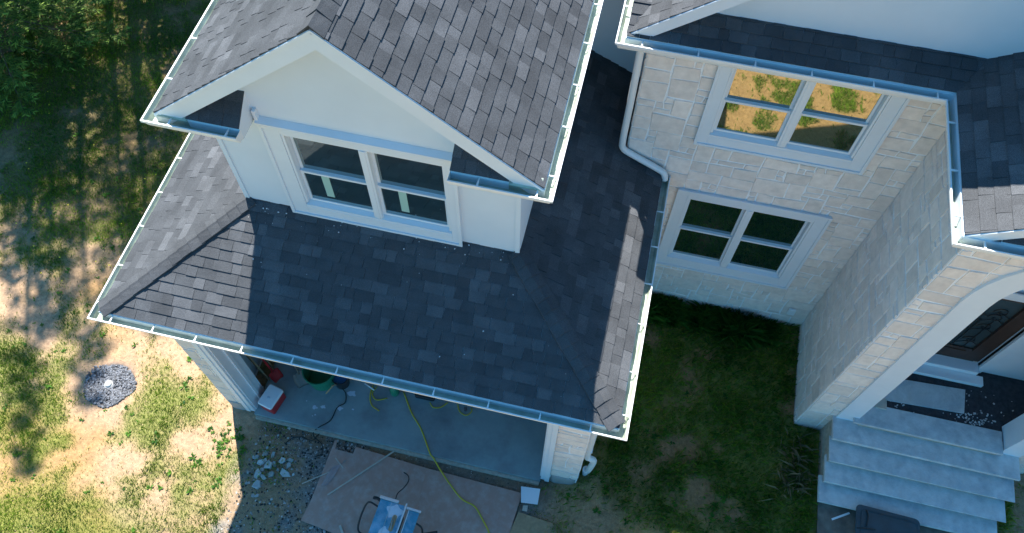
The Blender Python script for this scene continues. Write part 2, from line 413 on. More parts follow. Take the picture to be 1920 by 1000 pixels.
def ashlar(name, O, U, W, H, parent, inside=None, seed=0, unit=0.112, label=None, jit=0.13, v0=0.0):
    """random ashlar: blocks of 1-4 by 1-3 units proud of a mortar face; inside(u, v) False where there is an opening"""
    rnd = random.Random(seed); O = Vector(O); U = Vector(U).normalized(); V = Vector((0, 0, 1)); Nn = U.cross(V)
    nu = max(1, round(W/unit)); nv = max(1, round(H/unit)); du = W/nu; dv = H/nv
    used = [[False]*nv for _ in range(nu)]
    if inside:
        for i in range(nu):
            for j in range(nv):
                if not inside((i+0.5)*du, v0+(j+0.5)*dv): used[i][j] = True
    ju = [[rnd.uniform(-jit, jit)*du for _ in range(nv+1)] for _ in range(nu+1)]
    jv = [[rnd.uniform(-jit, jit)*dv for _ in range(nv+1)] for _ in range(nu+1)]
    mb = MB(); sizes = [(4, 3), (3, 3), (4, 2), (3, 2), (3, 2), (2, 2), (2, 3), (3, 1), (2, 1), (2, 2), (1, 1), (4, 2), (3, 3)]
    order = [(i, j) for j in range(nv) for i in range(nu)]
    for i, j in order:
        if used[i][j]: continue
        sz = rnd.sample(sizes, 5)+[(2, 1), (1, 1)]
        for w_, h_ in sz:
            if i+w_ > nu or j+h_ > nv: continue
            if any(used[a][b] for a in range(i, i+w_) for b in range(j, j+h_)): continue
            break
        else: w_ = h_ = 1
        for a in range(i, i+w_):
            for b in range(j, j+h_): used[a][b] = True
        def corner(a, b):
            uu = a*du+(0 if a in (0, nu) else ju[a][b]); vv = b*dv+(0 if b in (0, nv) else jv[a][b]); return uu, vv
        c = [corner(i, j), corner(i+w_, j), corner(i+w_, j+h_), corner(i, j+h_)]
        g = 0.008; sg = [(1, 1), (-1, 1), (-1, -1), (1, -1)]
        base = [(p[0]+s_[0]*g, p[1]+s_[1]*g) for p, s_ in zip(c, sg)]
        topp = [(p[0]+s_[0]*(g+0.006), p[1]+s_[1]*(g+0.006)) for p, s_ in zip(c, sg)]
        hh = rnd.uniform(0.006, 0.013); tl = [hh+rnd.uniform(-0.003, 0.005) for _ in range(4)]
        vb = [O+U*u+V*(v)-Nn*0.003 for u, v in base]; vt = [O+U*u+V*v+Nn*(t) for (u, v), t in zip(topp, tl)]
        ctr = O+U*sum(p[0] for p in topp)/4+V*sum(p[1] for p in topp)/4+Nn*(hh+0.003)
        tone = min(1, max(0, rnd.gauss(0.5, 0.22)))
        mb.add(vb+vt+[ctr], [(4, 5, 8), (5, 6, 8), (6, 7, 8), (7, 4, 8)]+[(k, (k+1) % 4, (k+1) % 4+4, k+4) for k in range(4)], 0, tone)
    o = mb.build(name, M['stone'], parent)
    if label: o['label'] = label
    return o

def window(x0, x1, z0, z1, y, gx, gz, parent, label, tw=0.10, band=False, stickers=False):
    """double unit double-hung window facing -y in the wall plane y. gx: two (left, right) glass spans; gz: (bottom, mid, top)"""
    wroot = MB()
    # casing: four flat boards round the opening, proud of the wall
    f = y-0.035
    bx0, bx1 = gx[0][0]-0.07, gx[1][1]+0.07; bz0, bz1 = gz[0]-0.10, gz[2]+0.06
    wroot.box(x0, bx0, f, y+0.02, z0, z1); wroot.box(bx1, x1, f, y+0.02, z0, z1)
    wroot.box(bx0, bx1, f, y+0.02, bz1, z1); wroot.box(bx0, bx1, f, y+0.02, z0, bz0)
    for a, b in ((x0-0.012, x0+0.028), (x1-0.028, x1+0.012)): wroot.box(a, b, f-0.02, f-0.001, z0-0.01, z1+0.01)
    wroot.box(x0+0.028, x1-0.028, f-0.02, f-0.001, z1-0.028, z1+0.012)
    wroot.box(x0+0.028, x1-0.028, f-0.02, f-0.001, z0-0.012, z0+0.028)
    w = wroot.build('window', M['trim'], parent, bevel=0.003); w['label'] = label
    sill = MB()
    sill.prism([(y+0.075, bz0+0.02), (y+0.075, bz0+0.075), (f+0.004, bz0+0.035), (f+0.004, bz0)], 'x', bx0+0.002, bx1-0.002)
    sill.build('sill', M['vinyl'], w)
    fr = MB(); mid = (gx[0][1]+gx[1][0])/2; mw = (gx[1][0]-gx[0][1])/2-0.03
    fr.box(bx0+0.002, bx0+0.032, y-0.025, y+0.1, bz0+0.076, bz1-0.002); fr.box(bx1-0.032, bx1-0.002, y-0.025, y+0.1, bz0+0.076, bz1-0.002)
    fr.box(bx0+0.032, bx1-0.032, y-0.025, y+0.1, bz1-0.03, bz1-0.002)
    fr.box(mid-mw, mid+mw, y-0.03, y+0.1, bz0+0.05, bz1-0.03)
    fr.box(mid-mw*0.45, mid+mw*0.45, y-0.037, y-0.031, bz0+0.05, bz1-0.03)
    fr.build('window_frame', M['vinyl'], w, bevel=0.003)
    for (a, b) in gx:
        for k, (c, d, yy) in enumerate(((gz[0], gz[1]-0.018, y+0.03), (gz[1]+0.018, gz[2], y+0.062))):
            s_ = MB(); t = 0.034
            s_.box(a-t, a, yy, yy+0.03, c-t, d+t); s_.box(b, b+t, yy, yy+0.03, c-t, d+t)
            s_.box(a, b, yy, yy+0.03, c-t, c); s_.box(a, b, yy-0.004, yy+0.03, d, d+t)
            s_.build('sash', M['vinyl'], w, bevel=0.002)
            p = MB(); p.box(a, b, yy+0.012, yy+0.018, c, d); p.build('pane', M['glass'], w)
            if stickers and k == 0:
                st = MB(); u = a+(b-a)*0.27; st.box(u, u+0.095, yy+0.009, yy+0.0115, d-0.42, d-0.02); st.build('sticker', M['sticker'], w)
    return w

def downspout(name, pts, parent, w=0.075, label=None):
    mb = MB(); mb.tube(smoothpath(pts, 5), w/2*1.08, n=10)
    pp = [Vector(p) for p in pts]
    o = mb.build(name, M['gutter'], parent, smooth=True)
    if label: o['label'] = label
    return o

# ------------------------------------------------------------------ ground
def h2(ix, iy, s):
    v = np.sin(ix*127.1+iy*311.7+s*74.7)*43758.5453; return v-np.floor(v)
def vnoise(x, y, s=0):
    ix, iy = np.floor(x), np.floor(y); fx, fy = x-ix, y-iy; fx = fx*fx*(3-2*fx); fy = fy*fy*(3-2*fy)
    return (h2(ix, iy, s)*(1-fx)+h2(ix+1, iy, s)*fx)*(1-fy)+(h2(ix, iy+1, s)*(1-fx)+h2(ix+1, iy+1, s)*fx)*fy
def fbm(x, y, s=0, o=4):
    t = 0; a = 0.5; n = 0
    for k in range(o): t = t+a*vnoise(x*2**k, y*2**k, s+k); n += a; a *= 0.55
    return t/n
def sstep(a, b, x): t = np.clip((x-a)/(b-a), 0, 1); return t*t*(3-2*t)
def gheight(x, y):
    x = np.asarray(x, float); y = np.asarray(y, float)
    h = 0.36*sstep(-0.15, 0.9, x)
    far = sstep(14, 60, np.hypot(x, y))
    bump = (fbm(x*0.9, y*0.9, 3)-0.5)*0.10+(fbm(x*5, y*5, 9)-0.5)*0.03
    flat = sstep(0.0, 0.8, np.maximum(-5.9-x, 2.9-y))           # keep the slab's surroundings level
    flat = np.where(x > 0.6, 0.5, flat)
    return h+bump*(0.25+0.75*flat)*(1-far)-0.02
def gz(x, y): return float(gheight(x, y))
def grassd(x, y):
    """how much grass grows at a place, 0..1"""
    x = np.asarray(x, float); y = np.asarray(y, float)
    n = fbm(x*0.9+11, y*0.9+4, 21, 5); n2 = fbm(x*3.1, y*3.1, 35, 4)
    v = n*0.62+n2*0.38
    d = sstep(0.41, 0.69, v)
    court = sstep(0.55, 0.9, x)*sstep(2.75, 3.3, y)*(1-sstep(6.0, 8.0, x))
    nc = fbm(x*1.1+3, y*1.1+8, 51, 4)
    d = np.where(court > 0.5, np.maximum(sstep(0.26, 0.44, nc*0.6+n2*0.4), 0), d)
    back = sstep(5.5, 7.5, y)*(1-sstep(-6.5, -6.0, x))
    d = np.maximum(d, back*sstep(0.36, 0.5, v)*0.9)
    corner = (1-sstep(0.9, 2.0, y))*(1-sstep(-5.5, -4.7, x))
    d = np.maximum(d, corner*sstep(0.34, 0.5, v))
    tuft = sstep(.9, 1.6, x)*(1-sstep(2.9, 3.3, y))
    d = d*(1-tuft)+tuft*sstep(.52, .62, fbm(x*2.6, y*2.6, 44, 3))
    # bare strips: builder's apron in front of the garage, worn dirt by the pillar
    apron = sstep(-5.2, -4.9, x)*(1-sstep(-0.5, 0.0, x))*(1-sstep(3.5, 3.6, y))
    d = d*(1-apron*0.9)
    worn = np.exp(-(((x-0.75)/0.55)**2+((y-2.9)/0.55)**2))
    return np.clip(d*(1-0.95*np.clip(worn*1.4, 0, 1)), 0, 1)
def axis_coords(lo, hi, step, far):
    c = list(np.arange(lo, hi+step/2, step)); a = [hi]; s = step
    while a[-1] < far: s *= 1.35; a.append(a[-1]+s)
    b = [lo]; s = step
    while b[-1] > -far: s *= 1.35; b.append(b[-1]-s)
    return np.array(sorted(b[1:])+c+a[1:])
gxs = axis_coords(-15.0, 8.0, 0.055, 600); gys = axis_coords(-1.0, 13.0, 0.055, 600)
X, Y = np.meshgrid(gxs, gys); nx, ny = len(gxs), len(gys)
Zg = gheight(X, Y)
me = bpy.data.meshes.new('ground')
co = np.stack([X.ravel(), Y.ravel(), Zg.ravel()], 1)
ii = (np.arange(ny-1)[:, None]*nx+np.arange(nx-1)[None, :]).ravel()
fc = np.stack([ii, ii+1, ii+nx+1, ii+nx], 1)
me.vertices.add(len(co)); me.vertices.foreach_set('co', co.ravel())
me.loops.add(fc.size); me.loops.foreach_set('vertex_index', fc.ravel().astype(np.int32))
me.polygons.add(len(fc)); me.polygons.foreach_set('loop_start', np.arange(0, fc.size, 4, dtype=np.int32)); me.polygons.foreach_set('loop_total', np.full(len(fc), 4, np.int32))
me.polygons.foreach_set('use_smooth', np.ones(len(fc), bool))
me.update(calc_edges=True)
gd = grassd(X, Y).ravel()
dn = fbm(X*0.5+5, Y*0.5+9, 77, 4).ravel()[:, None]
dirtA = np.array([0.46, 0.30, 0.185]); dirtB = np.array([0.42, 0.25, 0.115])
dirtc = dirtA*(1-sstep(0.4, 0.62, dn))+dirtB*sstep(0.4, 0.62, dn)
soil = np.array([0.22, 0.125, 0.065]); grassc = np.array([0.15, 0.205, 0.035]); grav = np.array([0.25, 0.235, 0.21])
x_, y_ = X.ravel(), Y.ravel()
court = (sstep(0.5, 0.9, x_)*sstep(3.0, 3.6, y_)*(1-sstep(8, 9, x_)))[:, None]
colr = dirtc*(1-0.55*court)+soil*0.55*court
worn = np.exp(-(((x_-0.75)/0.7)**2+((y_-2.9)/0.7)**2))[:, None]
colr = colr*(1-worn)+np.array([0.36, 0.235, 0.135])*worn
colr = colr*(1-0.75*gd[:, None])+grassc*0.75*gd[:, None]
apr = (sstep(-5.3, -4.9, x_)*(1-sstep(-0.6, 0.2, x_))*(1-sstep(3.5, 3.6, y_))*sstep(0.2, 1.0, y_))[:, None]
gmix = np.clip(apr*(0.35+0.9*sstep(0.4, 0.6, fbm(X*1.5, Y*1.5, 91, 4).ravel()[:, None])), 0, 1)
colr = colr*(1-gmix)+grav*gmix
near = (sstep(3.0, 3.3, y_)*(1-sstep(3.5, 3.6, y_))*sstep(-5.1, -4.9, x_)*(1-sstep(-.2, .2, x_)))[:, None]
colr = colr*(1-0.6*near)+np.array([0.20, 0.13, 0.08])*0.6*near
front = (sstep(0.9, 1.6, x_)*(1-sstep(2.9, 3.3, y_)))[:, None]
colr = colr*(1-front)+(np.array([0.52, 0.29, 0.11])*(1-.6*gd[:, None])+np.array([0.10, 0.15, 0.03])*.6*gd[:, None])*front
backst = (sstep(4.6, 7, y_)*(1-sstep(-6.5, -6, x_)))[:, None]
colr = colr*(1-0.75*backst)+np.array([0.15, 0.115, 0.055])*0.75*backst  # brown soil at the back, mixed darker to deepen the tree shade
gp_ = (1-sstep(.34, .46, np.hypot(x_+7.78, y_-3.38)))[:, None]
colr = colr*(1-gp_)+np.array([0.10, 0.10, 0.11])*gp_
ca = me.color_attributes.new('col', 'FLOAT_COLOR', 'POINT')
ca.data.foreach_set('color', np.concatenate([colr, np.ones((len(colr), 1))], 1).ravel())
gm, nt, b = nodes('dirt_and_grass_soil'); L = nt.links
a = N(nt, 'ShaderNodeAttribute', attribute_name='col'); tc = N(nt, 'ShaderNodeTexCoord')
n1 = N(nt, 'ShaderNodeTexNoise', i_Scale=14.0, i_Detail=8.0, i_Roughness=0.75); L.new(tc.outputs['Object'], n1.inputs['Vector'])
mr = N(nt, 'ShaderNodeMapRange'); mr.inputs[1].default_value = 0.3; mr.inputs[2].default_value = 0.7; mr.inputs[3].default_value = 0.62; mr.inputs[4].default_value = 1.38
L.new(n1.outputs[0], mr.inputs[0])
vo = N(nt, 'ShaderNodeTexVoronoi', i_Scale=42.0); L.new(tc.outputs['Object'], vo.inputs['Vector'])
m2 = N(nt, 'ShaderNodeMapRange'); m2.inputs[1].default_value = 0.08; m2.inputs[2].default_value = 0.35; m2.inputs[3].default_value = 1.25; m2.inputs[4].default_value = 0.95
L.new(vo.outputs['Distance'], m2.inputs[0])
mm = N(nt, 'ShaderNodeMath', operation='MULTIPLY'); L.new(mr.outputs[0], mm.inputs[0]); L.new(m2.outputs[0], mm.inputs[1])
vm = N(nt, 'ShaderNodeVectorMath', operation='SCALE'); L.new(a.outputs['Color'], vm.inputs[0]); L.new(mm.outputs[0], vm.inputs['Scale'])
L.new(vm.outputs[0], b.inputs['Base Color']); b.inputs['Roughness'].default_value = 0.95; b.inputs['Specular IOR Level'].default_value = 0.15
bp = N(nt, 'ShaderNodeBump', i_Strength=0.7, i_Distance=0.03); L.new(n1.outputs[0], bp.inputs['Height']); L.new(bp.outputs[0], b.inputs['Normal'])
me.materials.append(gm)
ground = bpy.data.objects.new('ground', me); COL.objects.link(ground); tag(ground, kind='structure')

# ------------------------------------------------------------------ the house
house = empty('house', (0, 6, 0), 'two-gabled house in white siding and pale stone with dark shingle roofs', 'house')
H = house
SL = 0.49                                        # garage skirt roof pitch
ZE = 3.90; GX0, GX1, GY = -6.13, 0.725, 3.10     # garage gutter outer edge
EX0, EX1, EY = GX0+0.115, GX1-0.115, GY+0.115; EZ = ZE+0.025
DX0, DX1, DY = -4.455, -0.965, 4.81              # upper storey walls over the garage
WY = 3.50; WX0, WX1 = -5.60, 0.34                # garage walls
RX, RY = 0.05, 7.03                              # right house corner
BX, BY = 3.63, 5.226                             # entrance bay corner
BX1 = 7.23

# --- garage walls
mb = MB()
mb.box(WX0+.001, -5.15, WY+0.001, 3.80, 0.15, 3.76); mb.box(-0.21, WX1-.001, WY+0.001, 3.80, 0.15, 3.76)
mb.box(-5.15, -0.21, WY+0.02, 3.78, 3.05, 3.76)
mb.box(WX0+.001, WX0+0.2, 3.80, 8.4, -0.2, 3.76); mb.box(WX1-0.2, WX1-.001, 3.80, 8.4, -0.2, 3.76)
mb.box(WX0+.03, WX1-.03, 8.4, 8.6, -0.2, 3.76)
mb.build('wall', M['mortar'], H)
mb = MB(); mb.box(WX0+0.2, WX1-0.2, 8.30, 8.398, 0.1, 3.5); mb.box(WX0+0.201, WX0+0.22, 3.82, 8.29, 0.1, 3.5); mb.box(WX1-0.22, WX1-0.201, 3.82, 8.29, 0.1, 3.5)
mb.box(WX0+0.2, WX1-0.2, 3.8, 8.3, 3.5, 3.54)
mb.build('garage_lining', M['drywall'], H)
mb = MB(); mb.box(-5.13, -0.23, 3.42, 8.3, -0.15, 0.095); mb.box(WX0+.05, -5.13, 3.52, 3.9, -.15, .15); mb.box(-0.23, WX1-.05, 3.52, 3.9, -.15, .15)
mb.build('garage_slab', M['slab'], H, bevel=0.006)
mb = MB(); mb.box(-5.10, -0.24, 3.365, 3.419, -.15, .055); mb.build('slab_edge', M['riser'], H, bevel=.008)
mb = MB(); mb.box(-5.12, -0.24, 4.62, 4.632, 0.0955, 0.0975); mb.build('slab_joint', M['concrete'], H)
mb = MB()
mb.rbox(WX0-0.02, -5.28, 3.47, 3.9, -0.2, 0.29, r=0.1); mb.build('foundation', M['concrete'], H); mb = MB(); mb.rbox(-0.12, WX1+0.02, 3.47, 3.9, -0.1, 0.36, r=0.12)
mb.build('foundation', M['concrete'], H)
# stone on the pillars and side walls
ashlar('stone_facing', (WX0, WY, 0.28), (1, 0, 0), 0.31, 3.45, H, seed=3, unit=0.105)
ashlar('stone_facing', (-0.10, WY, 0.35), (1, 0, 0), 0.44, 3.40, H, seed=4, unit=0.105)
ashlar('stone_facing', (WX1, WY, 0.40), (0, 1, 0), 3.5, 3.35, H, seed=5)
ashlar('stone_facing', (WX0, 8.4, 0.28), (0, -1, 0), 4.9, 3.45, H, seed=6)
# white door surround
mb = MB()
mb.box(-5.30, -5.13, WY-0.035, WY+0.0, 0.08, 3.2); mb.box(-5.275, -5.20, WY-0.055, WY-0.036, 0.08, 3.2)
mb.box(-5.155, -5.11, WY-0.02+.021, 3.86, 0.10, 3.05)
mb.box(-5.125, -5.085, 3.66, 3.72, 0.10, 3.0)
mb.box(-0.25, -0.20, WY+.001, 3.86, 0.10, 3.05); mb.box(-0.23, -0.10, WY-0.035, WY, 0.05, 3.2); mb.box(-0.165, -0.09, WY-0.055, WY-0.036, 0.05, 3.2)
mb.box(-5.13, -0.23, WY-0.035, WY, 3.05, 3.2)
mb.build('garage_door_surround', M['trim'], H, bevel=0.004)
# soffits and fascia of the garage eaves
mb = MB()
mb.box(EX0+0.01, EX1-0.01, EY+0.01, WY+0.03, ZE-0.15, ZE-0.13); mb.box(EX0+0.01, WX0+0.04, WY+0.03, 8.6, ZE-0.15, ZE-0.13); mb.box(WX1-0.04, EX1-0.01, WY+0.03, 6.85, ZE-0.15, ZE-0.13)
mb.box(EX0-0.012, EX0+0.008, EY, 8.6, ZE-0.16, ZE+0.005); mb.box(EX1-0.008, EX1+0.010, EY, 6.85, ZE-0.16, ZE+0.005); mb.box(EX0+0.01, EX1-0.01, EY-0.010, EY+0.008, ZE-0.16, ZE+0.005)
mb.build('soffit', M['trim'], H)
gutter('gutter', [(GX0, 9.0), (GX0, GY), (GX1, GY), (GX1, RY-0.03)], [(-1, 0), (0, -1), (1, 0)], ZE, H, label='long gutter round three sides of the garage roof')
# garage roof slopes
dF = DY-EY+0.02; k = math.sqrt(1+SL*SL)
dL = DX0-EX0; dR = EX1-DX1
Wf = (0, 1, SL); Lx = EX1-EX0
shingle_slope('roof_slope', (EX0, EY, EZ), (1, 0, 0), [(0, 0), (Lx, 0), (Lx-dF, dF*k), (dF, dF*k)], Wf, H, seed=11, label='front slope of the garage roof')
Ly = 9.0-EY
shingle_slope('roof_slope', (EX0, 9.0, EZ), (0, -1, 0), [(0, 0), (Ly, 0), (Ly-dF, dF*k), (0, dF*k)], (1, 0, SL), H, seed=12, label='left slope of the garage roof')
Lr = 8.45-EY
shingle_slope('roof_slope', (EX1, EY, EZ), (0, 1, 0), [(0, 0), (RY-EY+.02, 0), (RY-EY+.02, (EX1-RX)*k), (Lr, (EX1-RX)*k), (Lr, dF*k), (dF, dF*k)] if False else [(0, 0), (RY-EY+.02, 0), (RY-EY+.02, dF*k), (dF, dF*k)], (-1, 0, SL), H, seed=13, label='right slope of the garage roof')
o_w = (EX1-RX+0.0)
shingle_slope('roof_slope', (EX1-o_w, RY+.02, EZ+o_w*SL), (0, 1, 0), [(0, 0), (1.40, 0), (1.40, (dF-o_w)*k), (0, (dF-o_w)*k)], (-1, 0, SL), H, seed=14, label='roof strip running back between the two upper storeys')
top = Vector((EX0+dF, EY+dF, EZ+dF*SL)); topr = Vector((EX1-dF, EY+dF, EZ+dF*SL))
cap_line('hip_cap', (EX0+.02, EY+.02, EZ+.01), top-Vector((.02, .02, 0)), Vector((-1, 1, -SL*0.0-0.25)), Vector((1, -1, -0.25)), H, seed=1, wing=0.125)
cap_line('hip_cap', (EX1-.02, EY+.02, EZ+.01), topr-Vector((-.02, .02, 0)), Vector((-1, -1, -0.25)), Vector((1, 1, -0.25)), H, seed=2, wing=0.125)

# --- upper storey over the garage
UZ = 6.54; UX0, UX1, UY = -4.91, -0.565, 4.39
UC = (UX0+UX1)/2; US = 0.785
ux0, ux1 = UX0+0.115, UX1-0.115; uz = UZ+0.025; upk = uz+(UC-ux0)*US
def wallpoly(x0, x1, zb, c, e0, ez, s, drop): # pentagon under a gable roof
    return [(x0, zb), (x1, zb), (x1, ez+(x0-e0)*s-drop), (c, ez+(c-e0)*s-drop), (x0, ez+(x0-e0)*s-drop)]
def holed(poly, rects):
    out = [poly]
    for a, b, c, d in rects:
        nxt = []
        for q in out:
            for r in ([(-99, -99), (a, -99), (a, 99), (-99, 99)], [(b, -99), (99, -99), (99, 99), (b, 99)], [(a, -99), (b, -99), (b, c), (a, c)], [(a, d), (b, d), (b, 99), (a, 99)]):
                k_ = clip(q, r)
                if len(k_) > 2: nxt.append(k_)
        out = nxt
    return out
wp = wallpoly(DX0, DX1, 3.95, UC, ux0, uz, US, 0.085)
mb = MB(); mb.prism(wp, 'y', DY+.16, 11.8)
for q_ in holed(wp, [(-3.75, -1.74, 4.80, 6.28)]): mb.prism(q_, 'y', DY, DY+.16)
mb.build('upper_wall', M['siding'], H)
yr = 4.50
Lw = (UC-ux0)*math.sqrt(1+US*US)
shingle_slope('roof_slope', (ux0, 12.0, uz), (0, -1, 0), [(0, 0), (12-yr, 0), (12-yr, Lw), (0, Lw)], (1, 0, US), H, seed=21, label='left slope of the upper gable roof')
shingle_slope('roof_slope', (ux1, yr, uz), (0, 1, 0), [(0, 0), (12-yr, 0), (12-yr, Lw), (0, Lw)], (-1, 0, US), H, seed=22, label='right slope of the upper gable roof')
cap_line('ridge_cap', (UC, yr-.01, upk+.005), (UC, 12.0, upk+.005), (-1, 0, -US), (1, 0, -US), H, seed=3, wing=0.15, step=0.2)
def rake(name, c, e0, ez, s, y, hgt, parent, e1=None, th=0.03, drop=0.012):
    e1 = 2*c-e0 if e1 is None else e1; pz = ez+(c-e0)*s; m_ = MB()
    m_.prism([(e0, ez-drop), (c, pz-drop), (c, pz-drop-hgt), (e0, ez-drop-hgt)], 'y', y-th, y)
    m_.prism([(c, pz-drop), (e1, ez-drop), (e1, ez-drop-hgt), (c, pz-drop-hgt)], 'y', y-th, y)
    # thin drip board on top
    m_.prism([(e0, ez-drop+.002), (c, pz-drop+.002), (c, pz-drop-.03), (e0, ez-drop-.03)], 'y', y-th-.016, y-th-.001)
    m_.prism([(c, pz-drop+.002), (e1, ez-drop+.002), (e1, ez-drop-.03), (c, pz-drop-.03)], 'y', y-th-.016, y-th-.001)
    return m_.build(name, M['trim'], parent)
rake('rake_board', UC, ux0, uz, US, yr+0.035, 0.235, H)
mb = MB()  # sloping soffit behind the rake
for sgn in (1, -1):
    e = ux0 if sgn > 0 else ux1
    mb.prism([(e, uz-.075), (UC, upk-.075), (UC, upk-.095), (e, uz-.095)], 'y', yr+.035, DY)
mb.box(ux0, DX0, DY, 11.9, UZ-0.15, UZ-0.13); mb.box(DX1, ux1, DY, 11.9, UZ-0.15, UZ-0.13)
mb.box(ux0-.012, ux0+.008, UY+.11, 11.9, UZ-.16, UZ+.0); mb.box(ux1-.008, ux1+.01, UY+.11, 11.9, UZ-.16, UZ+.0)
mb.build('soffit', M['trim'], H)
gutter('gutter', [(UX0, 12.0), (UX0, UY), (-3.86, UY)], [(-1, 0), (0, -1)], UZ, H, label='left gutter of the upper gable with its return')
gutter('gutter', [(-1.63, UY), (UX1, UY), (UX1, 12.0)], [(0, -1), (1, 0)], UZ, H, label='right gutter of the upper gable with its return')
for a, b, sd_ in ((-4.44, -3.86, 31), (-1.63, -1.03, 32)):
    rs = 0.75; dy = DY-(UY+.11)
    shingle_slope('eave_return_roof', (a, UY+.11, uz), (1, 0, 0), [(0, 0), (b-a, 0), (b-a, dy*1.25), (0, dy*1.25)], (0, 1, rs), H, seed=sd_, thick=0.03)
    mb = MB(); fa, fb = (ux0+.02, a) if a < -3 else (b, ux1-.02)
    for q_ in ([(fa, UY+.1, uz-.02), (fb, UY+.1, uz-.02), (fb, UY+.20, uz+.05), (fa, UY+.20, uz+.0)],): mb.add(q_+[(x, y, z-.02) for x, y, z in q_], [(0, 1, 2, 3), (7, 6, 5, 4), (0, 4, 5, 1), (1, 5, 6, 2), (2, 6, 7, 3), (3, 7, 4, 0)])
    mb.build('flashing', M['gutter_in'], H)
    mb = MB(); xa, xb = (a+.002, b-.002)
    mb.prism([(UY+.115, uz-.03), (DY, uz+dy*rs-.04), (DY, UZ-.15), (UY+.115, UZ-.15)], 'x', xa, xb); mb.build('eave_return', M['trim'], H)
mb = MB()
mb.prism([(DY-.075, 6.375), (DY-.075, 6.40), (DY-.002, 6.44), (DY-.002, 6.36)], 'x', -3.84, -1.64)
mb.box(-3.84, -3.80, DY-.05, DY-.002, 6.32, 6.56); mb.box(-1.67, -1.63, DY-.05, DY-.002, 6.1, 6.36)
mb.build('head_flashing', M['trim'], H)
window(-3.82, -1.67, 4.69, 6.34, DY-.005, ((-3.54, -2.77), (-2.61, -1.85)), (4.97, 5.51, 6.18), H, 'white double window in the left gable above the garage roof', stickers=True)
for a, b in ((DX0-.004, DX0+.05), (DX1-.05, DX1+.004)):
    mb = MB(); mb.box(a, b, DY-.018, DY-.002, 4.6, 6.6); mb.build('corner_board', M['siding'], H)

# --- white wall between the two upper storeys
mb = MB(); mb.box(DX1-.3, RX+.3, 8.42, 11.5, 3.9, 7.0); mb.build('link_wall', M['siding'], H)
shingle_slope('roof_slope', (DX1-.3, 7.98, 7.02), (1, 0, 0), [(0, 0), (1.6, 0), (1.6, 3.2), (0, 3.2)], (0, 1, 0.5), H, seed=41, label='unseen roof linking the two upper storeys, shaped to end the sunlit strip')  # out of view; eave pulled forward to cut off the sunlit strip below

# --- right house: stone storey, skirt roof, white gable
RZ = 6.45; RGX, RGY = -0.33, 6.72; BGX, BGY = 3.27, 4.87; GWY = 7.23
mb = MB(); mb.box(RX+.001, BX+.3, RY+.16, 12, -.3, 6.40)
for q_ in holed([(RX+.001, -.3), (BX+.1, -.3), (BX+.1, 6.4), (RX+.001, 6.4)], [(.96, 2.94, 4.80, 6.20), (.96, 2.94, 1.68, 3.56)]): mb.prism(q_, 'y', RY+.001, RY+.16)
mb.build('wall', M['mortar'], H)
def hole(rects):
    def f(u, v):
        return not any(a < u < b and c < v < d for a, b, c, d in rects)
    return f
w1 = (0.89, 3.03, 4.70, 6.27); w2 = (0.89, 3.03, 1.58, 3.65)
ins = 0.06
ashlar('stone_facing', (RX, RY, 0.30), (1, 0, 0), BX-RX, 6.12, H, hole([(w[0]-RX+ins, w[1]-RX-ins, w[2]-.30+ins, w[3]-.30-ins) for w in (w1, w2)]), seed=51, label='stone wall with two stacked windows')
ashlar('stone_facing', (RX, 11.9, 4.0), (0, -1, 0), 11.9-RY, 2.42, H, seed=52)
mb = MB(); mb.rbox(RX+.01, BX, RY-.035, RY+.3, -.2, .30, r=.02); mb.build('foundation', M['concrete'], H)
window(*w1, RY-.005, ((1.11, 1.86), (2.03, 2.77)), (4.97, 5.50, 6.12), H, 'upper white double window in the stone wall, mirroring orange dirt')
window(*w2, RY-.005, ((1.11, 1.86), (2.03, 2.77)), (1.88, 2.60, 3.42), H, 'lower white double window in the stone wall, dark glass')
gutter('gutter', [(RGX, 12), (RGX, RGY), (BGX, RGY), (BGX, BGY), (BGX+4.32, BGY)], [(-1, 0), (0, -1), (-1, 0), (0, -1)], RZ, H, label='gutter round the stone storey and the entrance bay')
rz = RZ+.025; re_x, re_y = RGX+.11, RGY+.11; be_x, be_y = BGX+.10, BGY+.11
sk = 0.42
mb = MB()
mb.box(re_x, be_x, re_y, RY+.02, RZ-.14, RZ-.12); mb.box(re_x, RX+.03, RY, 12, RZ-.14, RZ-.12); mb.box(be_x, BX+.05, be_y, RY, RZ-.145, RZ-.125); mb.box(BX+.05, 7.5, be_y, BY+.03, RZ-.145, RZ-.125)
mb.box(re_x-.01, re_x+.01, re_y, 12, RZ-.15, RZ); mb.box(re_x+.01, be_x-.01, re_y-.01, re_y+.01, RZ-.15, RZ); mb.box(be_x-.01, be_x+.01, be_y, re_y+.01, RZ-.15, RZ); mb.box(be_x+.01, 7.5, be_y-.01, be_y+.01, RZ-.15, RZ)
mb.build('soffit', M['trim'], H)
# front skirt slope, ending at the valley with the bay roof
BS = 0.62; BC = (BX+BX1)/2
ksk = math.sqrt(1+sk*sk); dsk = GWY-re_y
xv = be_x+dsk*sk/BS
shingle_slope('skirt_roof', (re_x, re_y, rz), (1, 0, 0), [(0, 0), (be_x-re_x, 0), (xv-re_x, dsk*ksk), (0, dsk*ksk)], (0, 1, sk), H, seed=61, label='narrow skirt roof under the white gable')
